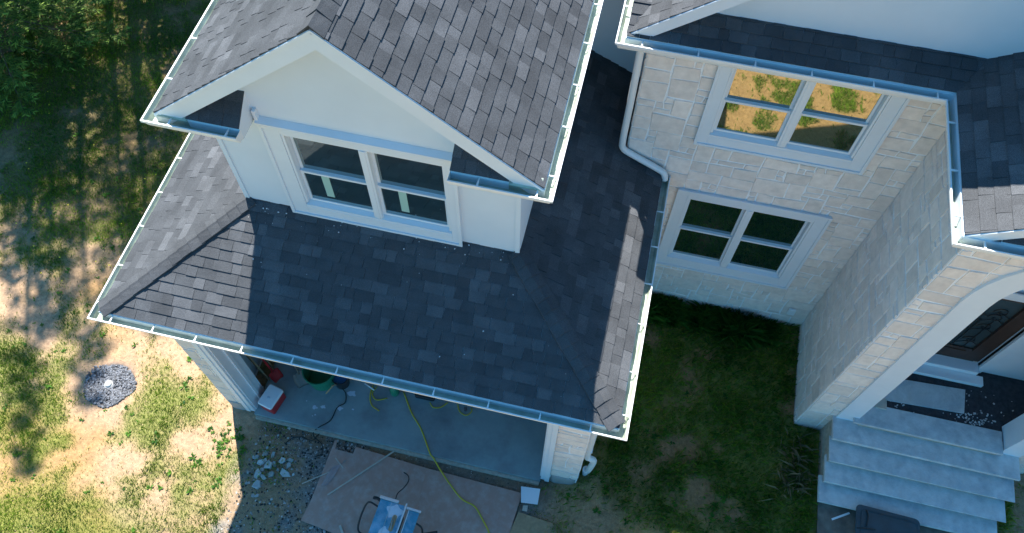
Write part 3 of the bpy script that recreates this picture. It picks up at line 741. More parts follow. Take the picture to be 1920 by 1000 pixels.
# bay roof
kb = math.sqrt(1+BS*BS); Lb = (BC-be_x)
yb = be_y
shingle_slope('roof_slope', (be_x, GWY, rz), (0, -1, 0), [(GWY-re_y, 0), (GWY-yb, 0), (GWY-yb, Lb*kb), (0, Lb*kb), (0, (xv-be_x)*kb)], (1, 0, BS), H, seed=62, label='left slope of the entrance bay roof')
shingle_slope('roof_slope', (2*BC-be_x, yb, rz), (0, 1, 0), [(0, 0), (GWY-yb, 0), (GWY-yb, Lb*kb), (0, Lb*kb)], (-1, 0, BS), H, seed=63, label='right slope of the entrance bay roof')
cap_line('ridge_cap', (BC, yb, rz+Lb*BS+.005), (BC, GWY, rz+Lb*BS+.005), (-1, 0, -BS), (1, 0, -BS), H, seed=5, step=0.2)
rake('rake_board', BC, be_x, rz, BS, yb+.035, .17, H)
# bay gable wall above the gutter and its return roof
mb = MB(); mb.prism([(be_x+.25, RZ-.1), (2*BC-be_x-.25, RZ-.1), (BC, rz+Lb*BS-.12)], 'y', BY, BY+.2); mb.build('bay_gable_wall', M['siding'], H)
shingle_slope('skirt_roof', (be_x+.35, be_y, rz), (1, 0, 0), [(0, 0), (3.4, 0), (3.4, .42), (0, .42)], (0, 1, .55), H, seed=64, thick=.03, label='dark skirt roof across the entrance bay front')
# white main gable and its roof
MS = 0.785; MC = 3.65; mr0 = re_x
mb = MB(); zz = rz+(MC-mr0)*MS
mb.prism([(RX, 6.0), (2*MC-RX, 6.0), (2*MC-RX, rz+(RX-mr0)*MS-.09), (MC, zz-.09), (RX, rz+(RX-mr0)*MS-.09)], 'y', GWY, 12); mb.build('gable_wall', M['siding'], H)
Lm = (MC-mr0)*math.sqrt(1+MS*MS); ym = 6.86
shingle_slope('roof_slope', (mr0, 12, rz), (0, -1, 0), [(0, 0), (12-ym, 0), (12-ym, Lm), (0, Lm)], (1, 0, MS), H, seed=71, label='left slope of the right-hand gable roof')
shingle_slope('roof_slope', (2*MC-mr0, ym, rz), (0, 1, 0), [(0, 0), (12-ym, 0), (12-ym, Lm), (0, Lm)], (-1, 0, MS), H, seed=72, label='right slope of the right-hand gable roof')
rake('rake_board', MC, mr0, rz, MS, ym+.035, .19, H)
# bay walls with the arched opening
AC, AZ, AR = 5.43, 5.0, 1.37
mb = MB(); ang = [math.radians(a_) for a_ in range(0, 181, 9)]
mb.box(BX+.001, AC-AR+.02, BY+.001, BY+.32, 0.1, 6.32); mb.box(AC+AR-.02, BX1-.001, BY+.001, BY+.32, 0.1, 6.32)
for i in range(len(ang)-1):
    p, q = ang[i], ang[i+1]; r_ = AR-.02
    mb.prism([(AC+r_*math.cos(p), AZ+r_*math.sin(p)), (AC+r_*math.cos(q), AZ+r_*math.sin(q)), (AC+r_*math.cos(q), 6.38), (AC+r_*math.cos(p), 6.38)], 'y', BY+.001, BY+.32)
mb.box(BX+.001, BX+.2, BY+.32, RY, 0.1, 6.32); mb.box(BX1-.2, BX1-.001, BY+.32, RY, 0.1, 6.32)
mb.build('bay_wall', M['mortar'], H)
def archin(u, v):
    x = BX+u; z = .36+v; r_ = AR-.13
    if z < AZ: return abs(x-AC) > r_
    return math.hypot(x-AC, z-AZ) > r_
ashlar('stone_facing', (BX, BY, .36), (1, 0, 0), BX1-BX, 6.0, H, archin, seed=81, label='stone front of the entrance bay round the arch')
ashlar('stone_facing', (BX, RY, .36), (0, -1, 0), RY-BY, 6.0, H, seed=82, label='stone side of the entrance bay')
ashlar('stone_facing', (BX1, BY, .36), (0, 1, 0), 3.0, 6.0, H, seed=83)
mb = MB(); mb.rbox(BX-.01, AC-AR+.18, BY-.01, RY, -.2, .36, r=.08); mb.build('foundation', M['concrete'], H); mb = MB(); mb.rbox(AC+AR-.15, BX1+.01, BY-.01, RY, -.2, .36, r=.08); mb.build('foundation', M['concrete'], H)
# arch trim
mb = MB(); f0, f1 = BY-.045, BY+.34; Ro, Ri = AR, AR-.30
mb.box(AC-Ro, AC-Ri, f0, f1, 1.0, AZ); mb.box(AC+Ri, AC+Ro, f0, f1, 1.0, AZ)
for i in range(len(ang)-1):
    p, q = ang[i], ang[i+1]
    mb.prism([(AC+Ri*math.cos(p), AZ+Ri*math.sin(p)), (AC+Ro*math.cos(p), AZ+Ro*math.sin(p)), (AC+Ro*math.cos(q), AZ+Ro*math.sin(q)), (AC+Ri*math.cos(q), AZ+Ri*math.sin(q))], 'y', f0, f1)
mb.build('arch_trim', M['trim'], H)
# porch: lining, floor, door
PZ = 1.22; PY = 6.43
mb = MB()
mb.box(BX+.201, BX+.25, BY+.33, PY, PZ-.02, 6.2); mb.box(BX1-.25, BX1-.201, BY+.33, PY, PZ-.02, 6.2)
mb.box(BX+.25, BX1-.25, BY+.33, RY, 6.15, 6.2)
mb.box(BX+.2, 4.93, PY, RY, PZ-.02, 6.15); mb.box(6.12, BX1-.2, PY, RY, PZ-.02, 6.15); mb.box(4.93, 6.12, PY, RY, 3.42, 6.15)
mb.build('porch_lining', M['siding'], H)
mb = MB(); mb.box(BX+.2, BX1-.2, BY+.10, PY+.3, .1, PZ-.03); mb.build('porch_floor', M['porchfloor'], H)
mb = MB(); mb.box(4.84, 4.93, PY-.05, PY+.05, PZ, 3.52); mb.box(6.12, 6.21, PY-.05, PY+.05, PZ, 3.52); mb.box(4.93, 6.12, PY-.05, PY+.05, 3.42, 3.52); mb.box(4.80, 6.25, PY-.075, PY-.051, 3.52, 3.62)
mb.box(6.21, 6.98, PY-.02, PY-.002, PZ, 5.2); mb.build('door_frame', M['trim'], H, bevel=.004)
mb = MB(); mb.box(4.7, 6.22, 6.14, 6.30, PZ-.02, PZ+.06); mb.box(4.7, 6.12, 6.30, PY-.0+.06, PZ-.02, PZ+.14); mb.build('door_sill', M['whiteplastic'], H, bevel=.01)
mb = MB(); dz0, dz1 = PZ+.15, 3.42; dx0, dx1 = 4.95, 6.11; dyy = PY+.06
mb.box(dx0, 5.20, dyy, dyy+.06, dz0, dz1); mb.box(5.86, dx1, dyy, dyy+.06, dz0, dz1); mb.box(5.20, 5.86, dyy, dyy+.06, dz0, dz0+.35); mb.box(5.20, 5.86, dyy, dyy+.06, dz1-.2, dz1)
mb.box(5.27, 5.79, dyy-.012, dyy-.001, dz0+.06, dz0+.28); mb.box(5.17, 5.20, dyy-.02, dyy-.001, dz0+.32, dz1-.17); mb.box(5.86, 5.89, dyy-.02, dyy-.001, dz0+.32, dz1-.17)
door = mb.build('front_door', M['door'], H, bevel=.004)
mb = MB(); mb.box(5.20, 5.86, dyy+.025, dyy+.035, dz0+.35, dz1-.2); mb.build('pane', M['doorglass'], door)
mb = MB()
for x in (5.36, 5.53, 5.70): mb.tube([(x, dyy+.005, dz0+.36), (x, dyy+.005, dz0+1.25)], .007, 6)
for zc in (dz0+.62, dz0+1.05, dz0+1.35, dz0+1.52):
    for sx in (-1, 1):
        pts = []
        for i in range(26):
            t = i/25*2.0*math.pi*1.15; r_ = .115*(1-i/32)
            pts.append((5.53+sx*(.145-r_*math.cos(t)*.95), dyy+.003, zc+r_*math.sin(t)))
        mb.tube(pts, .006, 5)
        mb.tube([(5.53, dyy+.003, zc-.14), (5.53+sx*.16, dyy+.003, zc-.02), (5.53+sx*.32, dyy+.003, zc-.12)], .006, 5)
mb.build('iron_grille', M['iron'], door)
mb = MB(); mb.box(5.0, 5.05, dyy-.02, dyy-.001, dz0+.75, dz0+1.1); mb.tube(smoothpath([(5.025, dyy-.02, dz0+1.05), (5.025, dyy-.08, dz0+1.0), (5.025, dyy-.08, dz0+.85), (5.025, dyy-.02, dz0+.8)]), .010, 8); mb.build('handle', M['iron'], door)

# --- white specks and loose bits on the shaded roof
rnd = random.Random(77); mb = MB()
for i in range(60):
    x = rnd.uniform(-4.3, .3); y = rnd.uniform(EY+.05, DY-.05)
    if i < 40: y = DY-abs(rnd.gauss(.06, .08))-.03; x = rnd.uniform(-4.4, -1.0)
    if x > EX1-(y-EY)-.1: continue
    z = EZ+(y-EY)*SL+.02; s_ = rnd.choice((.002, .003, .004, .006))
    mb.box(x-s_, x+s_*rnd.uniform(.6, 2), y-s_, y+s_, z, z+s_, rot=rnd.random()*3)
mb.build('roof_debris', M['whiteplastic'], H)['kind'] = 'stuff'
# --- downspouts and the white box
downspout('downspout', [(-.04, 6.93, 6.36), (-.035, 6.94, 6.2), (-.03, 6.955, 5.3), (-.03, 6.955, 4.52), (.0, 6.95, 4.37), (.10, 6.95, 4.29), (.52, 6.94, 4.08), (.62, 6.93, 4.01), (.65, 6.92, 3.90)], H, w=.085, label='downspout turning diagonally along the foot of the stone wall')
dsp = downspout('downspout', [(.40, 3.66, 3.75), (.40, 3.66, 2.0), (.40, 3.66, 1.20), (.43, 3.66, 1.10), (.50, 3.68, 1.0), (.52, 3.68, .9), (.50, 3.67, .62), (.475, 3.67, .40)], H, w=.09, label='downspout down the right garage pillar')
for z in (1.5, 2.6):
    mb = MB(); mb.box(.345, .452, 3.61, 3.71, z, z+.03); mb.build('strap', M['gutter'], dsp)
mb = MB(); mb.rbox(3.27, 3.39, RY-.06, RY-.02, .78, .96, r=.01); mb.build('outlet_box', M['whiteplastic'], H)
partset(house)

# ------------------------------------------------------------------ entrance steps
st = empty('entrance_steps', (5.3, 4.6, .3), 'grey stone entrance steps with wide overhanging treads below the arch', 'steps')
for (y0, z, x0, x1, y1) in ((3.98, .57, 4.0, 6.66, 4.40), (4.25, .73, 4.03, 6.72, 4.68), (4.53, .90, 4.03, 6.78, 4.94), (4.83, 1.06, 4.02, 6.80, 5.24)):
    mb = MB(); mb.box(x0, x1, y0, y1, z-.05, z)
    o = mb.build('tread', M['step'], st, bevel=.008)
    for v in o.data.vertices: v.co.x += random.uniform(-.012, .012); v.co.y += random.uniform(-.012, .012)
mb = MB(); mb.box(4.28, 6.48, 5.10, 5.47, PZ-.05, PZ); mb.build('landing_slab', M['step'], st, bevel=.008)
mb = MB()
for y0, y1, z0, z1 in ((4.02, 4.42, .1, .52), (4.29, 4.70, .1, .68), (4.57, 4.98, .1, .85), (4.87, 5.3, .1, 1.01), (5.13, 5.3, 1.011, PZ-.05)):
    mb.box((4.03 if z1 < 1.1 else 4.36)+y0*.006, (6.6 if z1 < 1.1 else 6.47)-y0*.006, y0, y1 if z1 > 1.1 else 5.25-(1.01-z1)*.01, z0, z1-.001)
mb.build('riser_block', M['riser'], st)
partset(st)

def thing(name, loc, label, cat, parts, group=None):
    """parts: (part_name, MB, material[, smooth, bevel]) in world coordinates"""
    e = empty(name, loc, label, cat, group)
    for p in parts: p[1].build(p[0], p[2], e, *(p[3:]))
    partset(e); return e
def single(name, mb, m, label, cat, group=None, smooth=False, bevel=0.0, kind=None):
    o = mb.build(name, m, None, smooth, bevel)
    c = Vector((sum(v[0] for v in mb.v), sum(v[1] for v in mb.v), 0))/len(mb.v); c.z = min(v[2] for v in mb.v)
    o.data.transform(Matrix.Translation(-c)); o.location = c
    return tag(o, label, cat, group, kind)

# porch board and small things
p = [at(1655, 705, PZ), at(1810, 731, PZ), at(1808, 775, PZ), at(1650, 748, PZ)]
mb = MB(); mb.prism([(q.x, q.y) for q in p][::-1], 'z', PZ-.027, PZ+.0); single('board', mb, M['step'], 'pale grey board lying on the dark porch floor', 'board')
q = at(1651, 757, PZ); mb = MB(); mb.rbox(q.x-.09, q.x+.09, q.y-.09, q.y+.09, PZ-.028, PZ+.02); single('block', mb, M['palewood'], 'small beige block beside the porch board', 'block')
rnd = random.Random(5)
mb = MB()
for i in range(150):
    u, v = rnd.uniform(1660, 1915), rnd.uniform(730, 815)
    if rnd.random() < .45: u, v = rnd.gauss(1825, 18), rnd.gauss(785, 9)
    q = at(u, v, PZ-.028); s_ = rnd.uniform(.004, .015)
    if 4.5 < q.x < 6.9 and 5.48 < q.y < 6.1: mb.box(q.x-s_, q.x+s_, q.y-s_*.7, q.y+s_*.7, PZ-.029, PZ-.022+s_*.4, 0, rnd.random(), rot=rnd.random()*3)
single('debris', mb, M['rock'], 'small pale chips scattered over the dark porch floor', 'debris', kind='stuff')

# ------------------------------------------------------------------ garage contents
fz = .0975
c = at(507, 744, .38)
R4 = Matrix.Translation((c.x, c.y, fz)) @ Matrix.Rotation(math.radians(-13), 4, 'Z')
b1 = MB(); b1.rbox(-.125, .125, -.18, .18, 0, .24, r=.03, mat4=R4, taper=.0)
b2 = MB(); b2.rbox(-.135, .135, -.19, .19, .241, .30, r=.035, b=.012, mat4=R4)
b3 = MB(); b3.tube([R4 @ Vector((-.01, -.03, .30)), R4 @ Vector((-.01, -.03, .318))], .022, 12)
b4 = MB(); b4.tube(smoothpath([R4 @ Vector((-.142, 0.08, .2)), R4 @ Vector((-.15, 0, .15)), R4 @ Vector((-.142, -.08, .2))]), .008, 6)
thing('cooler', (c.x, c.y, fz), 'red cooler box with a white lid at the left of the garage opening', 'cooler', [('body', b1, M['red']), ('lid', b2, M['whiteplastic']), ('cup', b3, M['dust']), ('handle', b4, M['whiteplastic'], True)])
def ray_y(u, v, y):
    d = RIGHT*(u-960)/FPX + DOWN*(v-500)/FPX + FWD; t = (y-CAM[1])/d[1]; p_ = CAM+t*d; return Vector(p_)
def shovel(base, topp, width, length, mblade, mhandle, name, label):
    base, topp = Vector(base), Vector(topp); d = (topp-base).normalized(); s_ = d.cross(Vector((0, 0, 1))).normalized(); n_ = s_.cross(d)
    bl = MB(); pr = [(0, .75), (.12, .95), (.5, 1.0), (.9, .95), (1.0, .2)]
    vs = []
    for t, w_ in pr:
        for k in (-1, -.5, 0, .5, 1): vs.append(base+d*length*t+s_*width/2*w_*k+n_*.02*(k*k))
    vs2 = [v_+n_*-.004 for v_ in vs]; nn = len(vs); fs = []
    for i in range(len(pr)-1):
        for k in range(4): a_ = i*5+k; fs += [(a_, a_+1, a_+6, a_+5), (a_+nn, a_+5+nn, a_+6+nn, a_+1+nn)]
    rim = [0, 1, 2, 3, 4, 9, 14, 19, 24, 23, 22, 21, 20, 15, 10, 5]
    for i in range(16): a_, b_ = rim[i], rim[(i+1) % 16]; fs.append((a_, a_+nn, b_+nn, b_))
    bl.add(vs+vs2, fs)
    ha = MB(); ha.tube([base+d*length*.8, topp], .017, 8)
    return thing(name, base, label, 'shovel', [('blade', bl, mblade, True), ('handle', ha, mhandle, True)])
s1 = at(571, 724, fz); shovel((s1.x, s1.y, fz+.01), (s1.x-.62, s1.y+.75, 1.35), .24, .30, M['greysteel'], M['oldwood'], 'shovel', 'grey square-bladed shovel leaning inside the garage')
s2 = at(524, 712, fz); shovel((s2.x, s2.y, fz+.01), (s2.x-.48, s2.y+.25, 1.35), .20, .26, M['red'], M['red'], 'shovel', 'red shovel leaning behind the cooler')
for i, (u, v, lab) in enumerate(((502, 712, 'wooden plank leaning in the garage corner beside the red shovel'), (512, 694, 'shorter wooden plank leaning behind the others in the garage corner'))):
    q = at(u, v, fz); mb = MB(); a_ = Vector((q.x, q.y, fz)); b_ = Vector((q.x-.50+i*.1, q.y+.22, 1.7-i*.3)); s_ = Vector((.5, -.2, 0)).normalized()*.055; t_ = Vector((0, .025, 0))
    vs = [a_-s_, a_+s_, a_+s_+t_, a_-s_+t_, b_-s_, b_+s_, b_+s_+t_, b_-s_+t_]
    mb.add(vs, [(3, 2, 1, 0), (4, 5, 6, 7), (0, 1, 5, 4), (1, 2, 6, 5), (2, 3, 7, 6), (3, 0, 4, 7)]); single('plank', mb, M['wood'], lab, 'plank')
def bucket(c, r, h, m, name, label, cat, inner=None, handle=True):
    b_ = MB(); b_.lathe([(r*.85, 0), (r*.98, h*.9), (r*1.04, h*.92), (r*1.04, h), (r*.97, h), (r*.95, h*.85), (r*.82, .02)], c, 28)
    parts = [('body', b_, m, False)]
    if handle:
        hm = MB(); pts = [(c[0]+r*1.03*math.cos(t), c[1]+r*.5*abs(math.sin(t))-.0*r+.0, c[2]+h*.9+r*.25*math.sin(t)) for t in [math.pi*k_/14 for k_ in range(15)]]
        hm.tube(pts, .004, 6); parts.append(('handle', hm, M['steel'], True))
    if inner:
        im = MB(); im.lathe([(r*.5, 0), (r*.93, 0.001), (r*.9, .01)], (c[0], c[1], c[2]+h*.7), 24); parts.append(('contents', im, inner))
    return thing(name, c, label, cat, parts)
q = at(602, 722, fz); bucket((q.x, q.y+.12, fz), .27, .42, M['green'], 'tub', 'large green plastic tub just inside the garage', 'tub', None, False)
q = at(641, 724, fz); bucket((q.x, q.y+.05, fz), .135, .30, M['black'], 'bucket', 'black bucket with a blue lining and tools beside the green tub', 'bucket', M['blue'])
mb = MB(); q2 = Vector((q.x, q.y, fz+.27)); mb.tube([q2+Vector((0, 0, -.1)), q2+Vector((-.07, -.12, -.0)), q2+Vector((-.17, -.24, -.12))], [.014, .016, .012], 8)
single('trowel', mb, M['wood'], 'wooden tool handle sticking out of the black bucket', 'tool', smooth=True)
q = at(738, 745, fz); b_ = MB(); b_.lathe([(.07, 0), (.075, .02), (.075, .18), (.05, .23), (.022, .25), (.022, .28)], (q.x, q.y+.08, fz), 20); cp = MB(); cp.lathe([(.026, 0), (.026, .03)], (q.x, q.y+.08, fz+.281), 16)
thing('bottle', (q.x, q.y+.08, fz), 'green plastic bottle standing on the garage slab behind the yellow cord', 'bottle', [('body', b_, M['green'], True), ('cap', cp, M['whiteplastic'])])
q = at(795, 752, fz); b_ = MB(); b_.rbox(q.x-.17, q.x+.17, q.y+.02, q.y+.16, fz, fz+.11, r=.03); hd = MB(); hd.tube(smoothpath([(q.x-.12, q.y+.09, fz+.11), (q.x-.08, q.y+.09, fz+.19), (q.x+.08, q.y+.09, fz+.19), (q.x+.12, q.y+.09, fz+.11)]), .012, 8)
thing('toolbox', (q.x, q.y, fz), 'small black toolbox with a handle behind the yellow cord', 'toolbox', [('body', b_, M['black']), ('handle', hd, M['black'], True)])
q = at(873, 765, fz); mb = MB(); mb.tube([(q.x, q.y+.02, fz+.02), (q.x-.06, q.y+.3, fz+.32)], .02, 10); mb.tube([(q.x-.004, q.y+.0, fz+.012), (q.x+.02, q.y-.06, fz+.012)], .026, 10)
single('nail_gun', mb, M['greysteel'], 'grey metal tool standing in a loop of yellow cord', 'tool')
def cord(name, px, z, m, r, label, cat='cord', n=6, drop=None):
    pts = []
    for i, t in enumerate(px):
        zz_ = t[2] if len(t) > 2 else z
        q_ = at(t[0], t[1], zz_)
        if len(t) < 3 and z is None: pass
        pts.append(q_)
    mb = MB(); mb.tube(smoothpath(pts, n), r, 8); return mb.build(name, m, None, True), pts
def cordobj(name, px, m, r, label, cat='cord'):
    o, pts = cord(name, px, fz+r, m, r, label); c_ = pts[0].copy(); o.data.transform(Matrix.Translation(-c_)); o.location = c_; return tag(o, label, cat)
cz = .03
cordobj('extension_cord', [(757, 735, .11), (772, 775, .11), (790, 806, .11), (806, 850, .105), (812, 858, .08), (826, 882, .05), (845, 910, .05), (866, 936, .05), (890, 950, .05), (905, 975, .05), (918, 1002, .05), (925, 1040, .04)], M['yellow'], .011, 'long yellow extension cord running from the garage over the brown sheets')
cordobj('extension_cord', [(700, 722, .11), (694, 742, .11), (697, 760, .11), (711, 771, .11)], M['yellow'], .009, 'short curl of yellow cord on the slab left of the green bottle')
cordobj('extension_cord', [(707, 725, .11), (698, 738, .11), (706, 750, .11), (726, 747, .11)], M['yellow'], .009, 'smaller inner loop of yellow cord beside the green bottle')
cordobj('extension_cord', [(806, 755, .11), (812, 764, .11), (826, 764, .11), (840, 755, .11)], M['yellow'], .009, 'yellow cord loop hanging between toolbox and metal tool')
cordobj('extension_cord', [(858, 758, .11), (862, 772, .11), (874, 779, .11), (884, 772, .11), (884, 765, .11)], M['yellow'], .009, 'yellow cord loop around the grey metal tool')
cordobj('power_cord', [(641, 728, .14), (648, 738, .11), (647, 755, .11), (632, 765, .11), (620, 788, .11), (600, 800, .105), (590, 808, .04), (588, 818, .03), (604, 834, .03), (603, 852, .03), (590, 856, .03)], M['rubber'], .008, 'black power cord crossing the garage slab onto the dirt')
cordobj('power_cord', [(600, 812, .03), (585, 826, .03), (566, 820, .03), (548, 822, .03), (534, 833, .03)], M['rubber'], .008, 'black power cord end curling on the dirt by the rubble')
q = at(690, 727, .5); mb = MB(); mb.tube([at(684, 719, .13), at(702, 732, .11)], .012, 8); single('pipe', mb, M['whiteplastic'], 'short white plastic pipe end poking out under the gutter', 'pipe', smooth=True)
mb = MB(); rnd = random.Random(3)
for u, v, r_ in ((590, 764, .045), (606, 763, .04), (591, 778, .015), (586, 780, .01), (660, 738, .07), (575, 752, .012), (637, 766, .05), (662, 768, .02)):
    q = at(u, v, fz); n_ = 14; ph = rnd.random()*6
    ring = [(q.x+r_*(1+.35*math.sin(3*t+ph)+.2*math.sin(7*t))*math.cos(t), q.y+r_*(1+.3*math.sin(4*t+ph))*math.sin(t)*.7) for t in [2*math.pi*k_/n_ for k_ in range(n_)]]
    mb.prism(ring, 'z', fz-.001, fz+.002)
single('paint_spill', mb, M['dust'], 'white paint splashes dried on the garage slab', 'paint spill', kind='stuff')

# ------------------------------------------------------------------ apron in front of the garage
def sheet(name, px, m, label, cat, z=.03, th=.012, group=None):
    pts = [at(u, v, z) for u, v in px]; mb = MB(); mb.prism([(p_.x, p_.y) for p_ in pts][::-1], 'z', z-th, z)
    return single(name, mb, m, label, cat, group)
sheet('fibreboard_sheet', [(628, 826), (632, 826), (629, 842), (662, 851), (667, 838), (800, 878), (771, 1000), (765, 1040), (650, 1010), (564, 976), (583, 938)], M['card'], 'brown fibreboard sheet with a notched corner, left of the saw', 'board', z=.035)
sheet('fibreboard_sheet', [(796, 877), (979, 925), (960, 985), (948, 1040), (758, 1040), (771, 995)], M['card'], 'brown fibreboard sheet under the yellow cord', 'board', z=.030)
sheet('plank', [(972, 960), (1085, 998), (1075, 1030), (955, 1000)], M['wood'], 'bare wooden plank beyond the corner of the brown sheets', 'plank', z=.045, th=.03)
sheet('tile', [(977, 912), (1013, 917), (1008, 946), (977, 942)], M['whiteplastic'], 'pale blue-white tile lying in the weeds by the right pillar', 'tile', z=.09, th=.02)
sheet('block', [(981, 948), (990, 948), (988, 959), (979, 957)], M['palewood'], 'small pale wood offcut below the white tile', 'block', z=.08, th=.03)
def strip(name, a_, b_, w_, m, label, z=.06):
    p_, q_ = at(*a_, z), at(*b_, z); d = (q_-p_); n_ = Vector((-d.y, d.x, 0)).normalized()*w_/2
    mb = MB(); vs = [p_-n_, p_+n_, q_+n_, q_-n_]; mb.add([v_-Vector((0, 0, .012)) for v_ in vs]+vs, [(3, 2, 1, 0), (4, 5, 6, 7), (0, 1, 5, 4), (1, 2, 6, 5), (2, 3, 7, 6), (3, 0, 4, 7)])
    return single(name, mb, m, label, 'strip')
strip('moulding_strip', (614, 928), (739, 846), .022, M['palewood'], 'long thin pale strip lying across the brown sheet')
strip('moulding_strip', (629, 859), (643, 877), .016, M['palewood'], 'short pale strip crossing the crumpled paper')
strip('moulding_strip', (566, 907), (620, 884), .014, M['palewood'], 'thin pale strip over the left edge of the brown sheet', .05)
strip('moulding_strip', (637, 985), (643, 1002), .035, M['palewood'], 'stubby pale strip at the bottom edge, left of the saw')
mb = MB(); rnd = random.Random(9)
cpts = [((608, 909), .05), ((618, 895), .055), ((624, 883), .06), ((632, 875), .045), ((642, 868), .025), ((647, 864), .02)]
vs = []; fs = []
for i, ((u, v), w_) in enumerate(cpts):
    q = at(u, v, .045)
    for k_ in range(5): vs.append((q.x+(k_-2)*w_*.5+rnd.uniform(-.01, .01), q.y+rnd.uniform(-.015, .015)+(k_-2)*.008, .042+rnd.uniform(0, .035)*(1-abs(k_-2)/2.5)))
for i in range(len(cpts)-1):
    for k_ in range(4): a_ = i*5+k_; fs.append((a_, a_+1, a_+6, a_+5))
nv_ = len(vs); vs2 = [(x, y, z-.004) for x, y, z in vs]; fs += [tuple(nv_+i for i in f[::-1]) for f in fs]
mb.add(vs+vs2, fs); single('paper_scrap', mb, M['pink'], 'crumpled pinkish paper twisted on the brown sheet', 'paper scrap')

# table saw on its folding stand
q = at(735, 985, .70); SX, SY = q.x, q.y; RS = Matrix.Translation((SX, SY, 0)) @ Matrix.Rotation(math.radians(-3), 4, 'Z')
def tb(mb, x0, x1, y0, y1, z0, z1, r=.005, b_=.003): mb.rbox(x0, x1, y0, y1, z0, z1, r=r, b=b_, mat4=RS)
tbl = MB(); tb(tbl, -.30, .10, -.36, .32, .66, .70); tb(tbl, .16, .33, -.36, .28, .655, .697)
rails = MB(); tb(rails, -.32, -.02, .325, .37, .66, .715); tb(rails, .12, .35, .285, .32, .66, .71); tb(rails, .095, .118, -.36, .36, .70, .725); tb(rails, .165, .178, -.36, .28, .70, .718); tb(rails, -.12, -.112, -.36, .32, .70, .706)
ins_ = MB(); ins_.prism([tuple((RS @ Vector((.0+.035*math.cos(t), (-.06 if math.sin(t) < 0 else .12)+.035*math.sin(t), 0)))[:2]) for t in [2*math.pi*k_/20 for k_ in range(20)]], 'z', .701, .706)
bld = MB(); bld.prism([(RS @ Vector((0, .03+.11*math.cos(t), 0))).y if False else (SY+.03+.10*math.cos(t), .69+.09*math.sin(t)) for t in [math.pi*k_/16 for k_ in range(17)]], 'x', SX-.002, SX+.002)
body = MB(); tb(body, -.24, .08, -.30, .22, .38, .655, r=.04)
dust = MB(); dust.prism([tuple((RS @ Vector((-.03+(.12+.03*math.sin(3*t))*math.cos(t), .19+(.10+.02*math.sin(5*t))*math.sin(t), 0)))[:2]) for t in [2*math.pi*k_/26 for k_ in range(26)]], 'z', .7005, .703)
dust.prism([tuple((RS @ Vector((-.08+(.07+.02*math.sin(3*t))*math.cos(t), -.18+(.13+.02*math.sin(4*t))*math.sin(t), 0)))[:2]) for t in [2*math.pi*k_/26 for k_ in range(26)]], 'z', .7005, .703)
saw = thing('table_saw', (SX, SY, .03), 'blue table saw with sawdust on top, standing on the brown sheets', 'table saw',
      [('table', tbl, M['metalblue']), ('fence_rail', rails, M['steel']), ('throat_plate', ins_, M['wood']), ('blade', bld, M['steel']), ('body', body, M['black']), ('sawdust', dust, M['dust'])])
def leg(px, r=.015):
    mb = MB(); mb.tube(smoothpath([RS @ Vector(p_) for p_ in px], 5), r, 8); mb.v = [tuple(Vector(v_)-saw.location) for v_ in mb.v]
    return mb.build('leg', M['black'], saw, True)
leg([(-.28, .2, .6), (-.45, .24, .62), (-.52, .18, .55), (-.56, -.02, .40), (-.54, -.16, .3), (-.40, -.18, .28), (-.3, -.1, .4)])
leg([(-.26, .28, .6), (-.36, .33, .58), (-.44, .33, .56)], .025)
leg([(.30, .15, .6), (.42, .1, .5), (.45, -.1, .3), (.44, -.3, .06)])
leg([(.30, -.05, .55), (.5, -.08, .5), (.56, -.14, .3), (.55, -.32, .06)])
leg([(.42, .02, .5), (.52, .06, .52), (.66, .12, .55)], .022)
leg([(-.3, -.2, .5), (-.40, -.3, .3), (-.42, -.4, .06)])
cordobj('power_cord', [(742, 935, .5), (746, 925, .3), (757, 915, .08), (766, 902, .06), (765, 892, .06), (757, 886, .06)], M['rubber'], .008, 'black saw cord with its plug lying on the brown sheet')
# black drain outlet
q = at(1099, 881, .42)
b_ = MB(); b_.lathe([(.052, -.12), (.052, .0), (.058, .0), (.058, .02)], (q.x, q.y, q.z), 24)
g_ = MB()
for k_ in range(-3, 4):
    hw = math.sqrt(max(.05**2-(k_*.0145)**2, 0)); g_.box(q.x-hw, q.x+hw, q.y+k_*.0145-.004, q.y+k_*.0145+.004, q.z+.0205, q.z+.025)
e_ = MB(); e_.tube([(q.x, q.y, q.z-.3), (q.x, q.y, q.z-.121)], .045, 12)
thing('yard_drain', (q.x, q.y, q.z-.1), 'white round drain outlet with slotted grate at the right pillar foot', 'drain', [('body', b_, M['whiteplastic'], False), ('grate', g_, M['gutter']), ('pipe', e_, M['whiteplastic'], True)])
# gravel pit with emitter
qc = at(205, 722, gz(-7.78, 3.38)); rnd = random.Random(4)
mb = MB()
def pebble(mb, c, s_, rnd, flat=.6, tone=None):
    base = [(1, 0, 0), (-1, 0, 0), (0, 1, 0), (0, -1, 0), (0, 0, 1), (0, 0, -1), (.7, .7, .2), (-.7, .7, .1), (-.7, -.7, .2), (.7, -.7, .1)]
    a0 = rnd.random()*6; ca_, sa_ = math.cos(a0), math.sin(a0); sx = rnd.uniform(.7, 1.3)
    vs = []
    for x, y, z in base:
        j = rnd.uniform(.8, 1.15); X_, Y_ = x*sx*j, y*j
        vs.append((c[0]+(X_*ca_-Y_*sa_)*s_, c[1]+(X_*sa_+Y_*ca_)*s_, c[2]+z*s_*flat*j))
    r8 = [0, 6, 2, 7, 1, 8, 3, 9]
    mb.add(vs, [(r8[i], r8[(i+1) % 8], 4) for i in range(8)]+[(r8[(i+1) % 8], r8[i], 5) for i in range(8)], 0, rnd.random() if tone is None else tone)
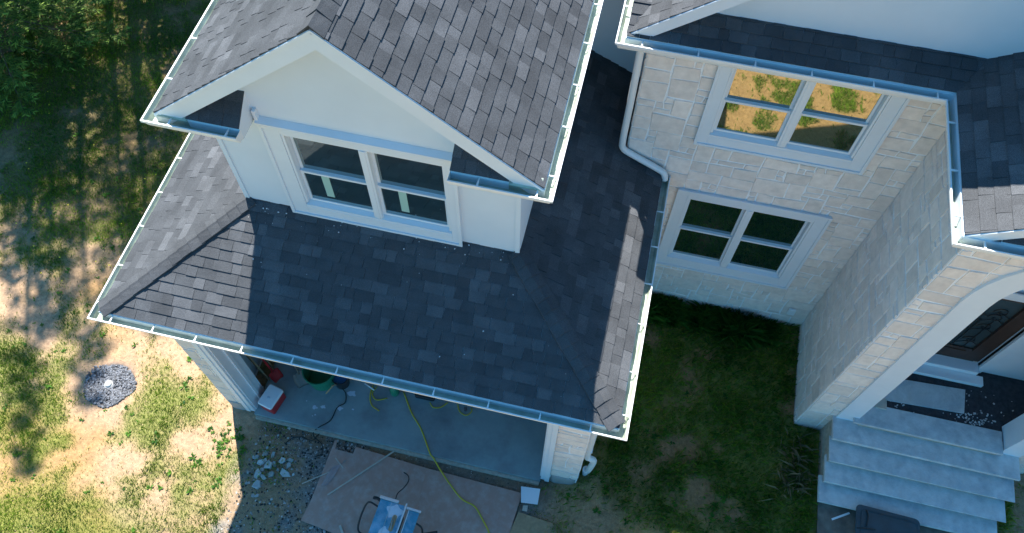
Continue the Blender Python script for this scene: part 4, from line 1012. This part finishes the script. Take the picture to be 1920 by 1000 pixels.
for i in range(1500):
    a0 = rnd.random()*6.283; r_ = .40*math.sqrt(rnd.random())*(1+.05*math.sin(3*a0)+.05*math.sin(5*a0+1)); x, y = qc.x+r_*math.cos(a0)*1.12, qc.y+r_*math.sin(a0)*.95
    pebble(mb, (x, y, gz(x, y)+.012+rnd.random()*.015), rnd.uniform(.010, .021), rnd)
single('gravel', mb, M['gravel'], 'round patch of dark grey gravel around a drain cap in the dirt', 'gravel', kind='stuff')
b_ = MB(); b_.lathe([(.055, 0), (.055, .05), (.048, .06), (.02, .066), (.006, .067)], (qc.x, qc.y, qc.z+.0), 20); b2 = MB(); b2.lathe([(.075, 0), (.075, .03), (.06, .036)], (qc.x, qc.y, qc.z+.0), 20)
thing('drain_cap', (qc.x, qc.y, qc.z), 'pale round drain cap in the middle of the dark gravel', 'drain cap', [('cap', b_, M['rock'], True), ('collar', b2, M['concrete'])])

# rubble: each piece counted
rub = [(479,857,.9),(488,866,1.1),(497,848,.8),(502,871,1.6),(511,852,1.0),(513,868,1.0),(528,863,1.1),(543,862,1.1),(482,888,1.3),(492,893,1.1),(481,907,1.4),(508,888,1.0),(535,887,1.6),(549,889,.7),(473,929,.6),(480,929,.8),(541,870,.8),(497,862,.8),(500,838,.6),(490,880,.7),(461,905,.5),(530,848,.5),(520,880,.6),(474,856,.6),(515,900,.5),(505,827,.4),(520,815,.4),(541,802,.5),(533,790,.4),(497,815,.35)]
rnd = random.Random(8)
rocks = []
def shard(mb, c, s_, rnd, tone):
    n_ = rnd.choice((4, 5, 5, 6)); a0 = rnd.random()*6; asp = rnd.uniform(.5, .95); th = rnd.random()*3.14
    pts = []
    for k_ in range(n_):
        a_ = a0+6.283*k_/n_+rnd.uniform(-.35, .35); r_ = s_*rnd.uniform(.75, 1.15); x, y = r_*math.cos(a_), r_*math.sin(a_)*asp
        pts.append((c[0]+x*math.cos(th)-y*math.sin(th), c[1]+x*math.sin(th)+y*math.cos(th)))
    h_ = s_*rnd.uniform(.3, .55); tx, ty = rnd.uniform(-.3, .3), rnd.uniform(-.3, .3)
    cx, cy = sum(p_[0] for p_ in pts)/n_, sum(p_[1] for p_ in pts)/n_
    lo = [(x, y, c[2]-.01) for x, y in pts]; mi_ = [(x, y, c[2]+h_*.7+(x-cx)*tx+(y-cy)*ty) for x, y in pts]; hi = [(cx+(x-cx)*.82, cy+(y-cy)*.82, c[2]+h_+(x-cx)*tx+(y-cy)*ty) for x, y in pts]
    fs = [tuple(range(2*n_, 3*n_)), tuple(range(n_-1, -1, -1))]
    for r_ in (0, 1):
        for k_ in range(n_): j_ = (k_+1) % n_; fs.append((r_*n_+k_, r_*n_+j_, (r_+1)*n_+j_, (r_+1)*n_+k_))
    mb.add(lo+mi_+hi, fs, 0, tone)
for i, (u, v, s_) in enumerate(rub):
    q = at(u, v, .03); mb = MB(); shard(mb, (q.x, q.y, gz(q.x, q.y)), .062*s_, rnd, .95 if i in (1, 6) else rnd.random()*.8)
    o = single('stone_chunk', mb, M['rock'], 'broken pale stone chunk among the rubble on the shaded apron', 'stone', 'broken stone chunks left of the brown sheets')
    rocks.append((o, u, v, s_))
spec = {3: 'large grey wedge-shaped stone chunk in the middle of the rubble', 6: 'bright white stone chunk right of the rubble pile centre', 12: 'flat blue-grey stone chunk at the right of the rubble', 10: 'long thin grey stone shard at the lower left of the rubble', 1: 'bright white stone chunk left of the big grey wedge', 7: 'rightmost pale chunk in the upper row of the rubble', 15: 'small white stone lowest in the rubble'}
for i, t in spec.items():
    rocks[i][0]['label'] = t; del rocks[i][0]['group']
# gravel bits strewn on the apron
mb = MB(); rnd = random.Random(12)
for i in range(5200):
    x, y = rnd.uniform(-4.95, -3.0), rnd.uniform(1.2, 3.35)
    if rnd.random() > .35+.65*sstep(.4, .6, float(fbm(np.array(x*1.5), np.array(y*1.5), 91, 4))): continue
    pebble(mb, (x, y, gz(x, y)+.003), rnd.choice((.004, .006, .008, .012, .019)), rnd, tone=rnd.choice((0, 0, .2, .6, 1)))
for i in range(900):
    x, y = rnd.uniform(-5, -.3), rnd.uniform(2.95, 3.42); pebble(mb, (x, y, gz(x, y)+.003), rnd.uniform(.003, .010), rnd, tone=rnd.choice((0, .2, .8)))
single('crushed_stone', mb, M['crushed'], 'fine crushed stone strewn on the dirt in front of the garage', 'gravel', kind='stuff')

mb = MB(); rnd = random.Random(33)
for i in range(2600):
    x, y = rnd.uniform(-12.5, -4.9), rnd.uniform(.5, 7)
    if x > WX0-.1 and y > 3.4: continue
    pebble(mb, (x, y, gz(x, y)+.002), rnd.choice((.003, .004, .006, .010)), rnd)
single('pebbles', mb, M['pebble'], 'small tan clods and pebbles on the sunlit dirt', 'pebbles', kind='stuff')
# tub, plywood and white sticks below the steps
pz = .40
sheet('plywood_sheet', [(1534, 938), (1690, 975), (1870, 1010), (1860, 1060), (1530, 1050)], M['oldwood'], 'weathered plywood sheet on the ground at the foot of the steps', 'plywood', z=.42, th=.02)
strip('stick', (1560, 974), (1593, 962), .03, M['whiteplastic'], 'short white stick lying at an angle on the plywood', z=.435)
strip('stick', (1628, 962), (1660, 964), .025, M['whiteplastic'], 'white stick lying behind the dark tub', z=.435)
q = at(1665, 985, .68); R4 = Matrix.Translation((q.x, q.y-.06, .421)) @ Matrix.Rotation(math.radians(-2), 4, 'Z')
b_ = MB(); b_.rbox(-.44, .44, -.24, .24, 0, .22, r=.06, mat4=R4, taper=.05)
l_ = MB(); l_.rbox(-.47, .47, -.27, .27, .221, .25, r=.07, mat4=R4); l_.rbox(-.40, .42, -.20, .20, .2505, .262, r=.05, mat4=R4)
h_ = MB()
h_.tube(smoothpath([R4 @ Vector((-.33, .2, .26)), R4 @ Vector((-.31, .1, .30)), R4 @ Vector((-.32, -.05, .28))]), .012, 8)
h_.tube(smoothpath([R4 @ Vector((-.45, -.1, .25)), R4 @ Vector((-.3, -.08, .29)), R4 @ Vector((-.18, -.06, .27))]), .01, 8)
thing('storage_tub', (q.x, q.y, .42), 'dark teal lidded plastic tub on the plywood below the steps', 'tub', [('body', b_, M['fabricbin']), ('lid', l_, M['fabricbin']), ('clamp', h_, M['black'], True)])

# ------------------------------------------------------------------ grass and weeds
def blades(n, region, dens, name, m, label, hmin, hmax, wmin, wmax, seed, tonefn=None, cat='grass', lean=.8):
    rng = np.random.default_rng(seed)
    x0, x1, y0, y1 = region
    x = rng.uniform(x0, x1, n); y = rng.uniform(y0, y1, n)
    keep = rng.random(n) < dens(x, y)
    # nothing grows inside the house, on the slab or under the sheets
    inh = ((x > WX0-.02) & (x < WX1+.02) & (y > 3.42)) | ((x > RX) & (y > RY-.03)) | ((x > BX-.02) & (y > BY-.02)) | ((x > 4.0) & (x < 6.8) & (y > 3.9)) | ((x > -3.75) & (x < -.35) & (y < 3.35)) | ((x > 4.0) & (x < 6.6) & (y > 3.3) & (y < 4))
    keep &= ~inh; keep &= ~(np.hypot(x-qc.x, y-qc.y) < .36)
    x, y = x[keep], y[keep]; n = len(x); z = gheight(x, y)
    h = rng.uniform(hmin, hmax, n)*(.6+.8*vnoise(x*2.3, y*2.3, 5)); w = rng.uniform(wmin, wmax, n); a_ = rng.uniform(0, 6.283, n); l = rng.uniform(.15, lean, n)
    dx, dy = np.cos(a_), np.sin(a_); px_, py_ = -dy*w/2, dx*w/2
    v = np.empty((n, 4, 3))
    v[:, 0] = np.stack([x-px_, y-py_, z-.005], 1); v[:, 1] = np.stack([x+px_, y+py_, z-.005], 1)
    v[:, 2] = np.stack([x+dx*h*l*.45+px_*.8, y+dy*h*l*.45+py_*.8, z+h*.6], 1); v[:, 3] = np.stack([x+dx*h*l*1.1, y+dy*h*l*1.1, z+h*(1-l*.35)], 1)
    me_ = bpy.data.meshes.new(name); me_.vertices.add(n*4); me_.vertices.foreach_set('co', v.ravel())
    b4 = np.arange(n)[:, None]*4; f = np.concatenate([b4+np.array([[0, 1, 2]]), b4+np.array([[0, 2, 3]])], 0)
    me_.loops.add(f.size); me_.loops.foreach_set('vertex_index', f.ravel().astype(np.int32)); me_.polygons.add(len(f))
    me_.polygons.foreach_set('loop_start', np.arange(0, f.size, 3, dtype=np.int32)); me_.polygons.foreach_set('loop_total', np.full(len(f), 3, np.int32)); me_.update(calc_edges=True)
    t = np.clip(rng.normal(.45, .2, n)+(fbm(x*.8, y*.8, 63)-.5)*1.2, 0, 1)
    if tonefn is not None: t = tonefn(x, y, t)
    at_ = me_.attributes.new('tone', 'FLOAT', 'FACE'); at_.data.foreach_set('value', np.concatenate([t, t]).astype(np.float32))
    me_.materials.append(m); o = bpy.data.objects.new(name, me_); COL.objects.link(o)
    return tag(o, label, cat, None, 'stuff')
def dl(x, y): return grassd(x, y)*.9+.02
def tn(x, y, t):
    return np.clip(np.where((x > .5) & (y > 3), t, t+.15*(y < 4)), 0, 1)
blades(420000, (-14.8, -5.0, .3, 12.5), dl, 'grass', M['grass'], 'thin patchy grass over bare dirt left of the house', .02, .07, .004, .010, 1, tn)
blades(150000, (-.4, 7.6, -1.0, 7.1), dl, 'courtyard_grass', M['grass'], 'rough dark grass in the courtyard between garage and steps', .04, .14, .006, .013, 2, tn)
blades(26000, (-5.4, .6, .8, 3.45), lambda x, y: grassd(x, y)*.5+.9*np.exp(-(((x+4.6)/.28)**2+((y-2.75)/.35)**2))+.9*np.exp(-(((x+.15)/.3)**2+((y-2.75)/.25)**2))+.7*np.exp(-(((y-3.3)/.08)**2))*(np.sin(x*5) > .5), 'apron_weeds', M['grass'], 'weeds at the edge of the garage apron', .03, .09, .006, .012, 3, tn)
blades(9000, (.6, 3.7, 6.55, 7.0), lambda x, y: .8*(x < 3.2)*(vnoise(x*3, y*3, 2) > .4)+0*x, 'wall_weeds', M['weed'], 'tall weeds along the foot of the stone wall', .10, .30, .007, .013, 4, lambda x, y, t: t*.8, lean=1.1)
blades(1500, (3.0, 4.0, 3.7, 5.2), lambda x, y: .8*np.exp(-(((x-3.65)/.18)**2+((y-4.35)/.25)**2))+.3*np.exp(-(((x-3.7)/.12)**2+((y-4.9)/.2)**2)), 'dry_grass', M['straw'], 'dry straw-coloured grass tufts left of the steps', .12, .32, .004, .008, 5, lean=1.2)
# broad-leaved weeds in the lit dirt
rng = random.Random(22); mb = MB()
for i in range(520):
    x, y = rng.uniform(-13.5, -4.95), rng.uniform(.5, 8.5)
    if i < 190: x, y = rng.uniform(-.2, 3.7), rng.uniform(2.0, 6.9)
    if i > 490: x, y = -5.45+rng.gauss(0, .16), 2.9+rng.gauss(0, .3)
    if grassd(x, y) < .12 and i < 450 and rng.random() < .8: continue
    if x > WX0-.1 and y > 3.3 and x < .6: continue
    if math.hypot(x-qc.x, y-qc.y) < .45: continue
    z = gz(x, y); s_ = rng.uniform(.03, .085); tone = rng.random()
    for k_ in range(rng.randint(5, 11)):
        a_ = rng.random()*6.283; dx, dy = math.cos(a_), math.sin(a_); L1 = s_*rng.uniform(.6, 1.2); w_ = L1*.22
        c_ = [(x, y, z), (x+dx*L1*.5-dy*w_, y+dy*L1*.5+dx*w_, z+L1*.45), (x+dx*L1, y+dy*L1, z+L1*.35), (x+dx*L1*.5+dy*w_, y+dy*L1*.5-dx*w_, z+L1*.45)]
        mb.add(c_, [(0, 1, 2, 3)], 0, min(1, max(0, tone+rng.uniform(-.2, .2))))
single('weeds', mb, M['weed'], 'broad-leaved weeds sprouting across the dirt yard', 'weeds', kind='stuff')
mb = MB()
for i in range(60):
    x, y = rng.uniform(-14, -6.5), rng.uniform(5, 11)
    z = gz(x, y)+.05; r_ = .014
    mb.lathe([(.003, -.01), (r_, 0), (r_*.6, .006)], (x, y, z), 7)
single('flowers', mb, M['flower'], 'tiny yellow flowers dotted through the shaded grass', 'flowers', kind='stuff')

# ------------------------------------------------------------------ trees
def conifer_mesh(h, rad, seed, whorls, perw, twigs, sprigs, slen, needle_w, low=.08, density=1.0):
    rnd = random.Random(seed); tr = MB(); cr = MB()
    n = 12; tr.tube([(math.sin(i*.7)*.04, math.cos(i*.9)*.04, h*i/n) for i in range(n+1)], [max(.012, h*.016*(1-i/n)+.01) for i in range(n+1)], 9)
    for w in range(whorls):
        t = low+(1-low)*w/whorls; z = h*t; L_ = rad*(1-t)**.8*rnd.uniform(.85, 1.1)+.15; off = rnd.random()*6.28
        for b_ in range(perw):
            a_ = off+6.283*b_/perw+rnd.uniform(-.25, .25); Lb_ = L_*rnd.uniform(.65, 1.12); dx, dy = math.cos(a_), math.sin(a_); z0 = z+rnd.uniform(-.25, .25)*h/whorls
            def pt(s_): return Vector((dx*Lb_*s_, dy*Lb_*s_, z0+Lb_*(.12*s_-.38*s_*s_+.16*s_**3)))
            tr.tube([pt(0), pt(.35), pt(.7), pt(1)], [.006*Lb_+.012, .005*Lb_+.006, .005, .003], 5, cap=False)
            for k_ in range(twigs):
                s_ = .15+.85*(k_+rnd.random())/twigs; p_ = pt(s_); side = rnd.choice((-1, 1)); tl = Lb_*.36*(1.12-s_)+.10
                d = Vector((dx*.75-dy*side*.8, dy*.75+dx*side*.8, rnd.uniform(-.35, .05))).normalized()
                if k_ == twigs-1: d = (pt(1)-pt(.9)).normalized(); p_ = pt(.93); tl = .22
                for j in range(sprigs):
                    q_ = p_+d*tl*(j/sprigs); sl = slen*rnd.uniform(.7, 1.25); tone = min(1, max(0, rnd.gauss(.3, .15)+(.6 if j >= sprigs-3 else 0)*(rnd.random() < .8)))
                    s2 = d.cross(Vector((0, 0, 1))).normalized(); sd2 = -1 if j % 2 else 1
                    dd = (d*.8+s2*sd2*rnd.uniform(.3, .9)+Vector((0, 0, rnd.uniform(-.2, .35)))).normalized(); ww = dd.cross(Vector((rnd.uniform(-.3, .3), rnd.uniform(-.3, .3), 1))).normalized()*needle_w
                    e_ = q_+dd*sl; m_ = q_+dd*sl*.45
                    cr.add([q_-ww*.35, m_-ww, e_, m_+ww, q_+ww*.35], [(0, 1, 2, 3, 4)], 0, tone)
    return tr, cr
def place(trmb, crmb, mats, loc, name, label, group=None):
    e_ = empty(name, loc, label, 'tree', group)
    a_ = trmb.build('trunk', mats[0], e_); b_ = crmb.build('crown', mats[1], e_); return e_
tr, cr = conifer_mesh(5.6, 2.7, 3, 15, 7, 24, 16, .12, .013, low=.08)
sp = at(-40, 60, 3.5)
place(tr, cr, (M['bark'], M['needle']), (-13.5, 10.0, gz(sp.x, sp.y)-.1), 'spruce_tree', 'green spruce reaching into the top left corner with bright branch tips')
tr, cr = conifer_mesh(15, 3.3, 5, 22, 7, 9, 7, .34, .05, low=.12)
proto = place(tr, cr, (M['bark'], M['needle_dark']), (-10.8, 15.6, -.1), 'pine_tree', 'tall dark conifer beyond the yard shading the grass', 'conifers behind the yard')
def copy_tree(src, loc, rz, s_, wx=1.0):
    c_ = src.copy(); COL.objects.link(c_); c_.location = loc; c_.rotation_euler = (0, 0, rz); c_.scale = (s_*wx, s_*wx, s_)
    for ch in src.children: d_ = ch.copy(); COL.objects.link(d_); d_.parent = c_
for x, y, rz_, s_ in ((-8.6, 16.4, 1.0, 1.05), (-6.2, 18.5, 3.0, 1.1), (-11.8, 18.6, 2.6, 1.25)):
    copy_tree(proto, (x, y, -.1), rz_, s_)
tr, cr = conifer_mesh(15, 2.6, 9, 15, 5, 7, 5, .27, .034, low=.25)
sparse = place(tr, cr, (M['bark'], M['needle_dark']), (0, 0, 0), 'larch_tree', 'thin open conifer beyond the left edge of the yard', 'thin conifers left of the yard')
tips = ((292, 645, 17, .3, .62), (165, 800, 18, 1.3, .48), (45, 950, 17, 3.3, .42), (235, 560, 14, 4.4, .5), (95, 660, 15, 5.1, .62), (325, 430, 15, .9, .6), (20, 560, 13, 1.9, .45))
for i, (u, v, h_, rz_, wx) in enumerate(tips):
    tip = at(u, v, 0)                       # where the tree's tip throws its shadow
    loc = (tip.x-.335*h_, tip.y+.6*h_, -.1)
    if i == 0: sparse.location = loc; sparse.rotation_euler = (0, 0, rz_); sparse.scale = (h_/15*wx, h_/15*wx, h_/15)
    else: copy_tree(sparse, loc, rz_, h_/15, wx)
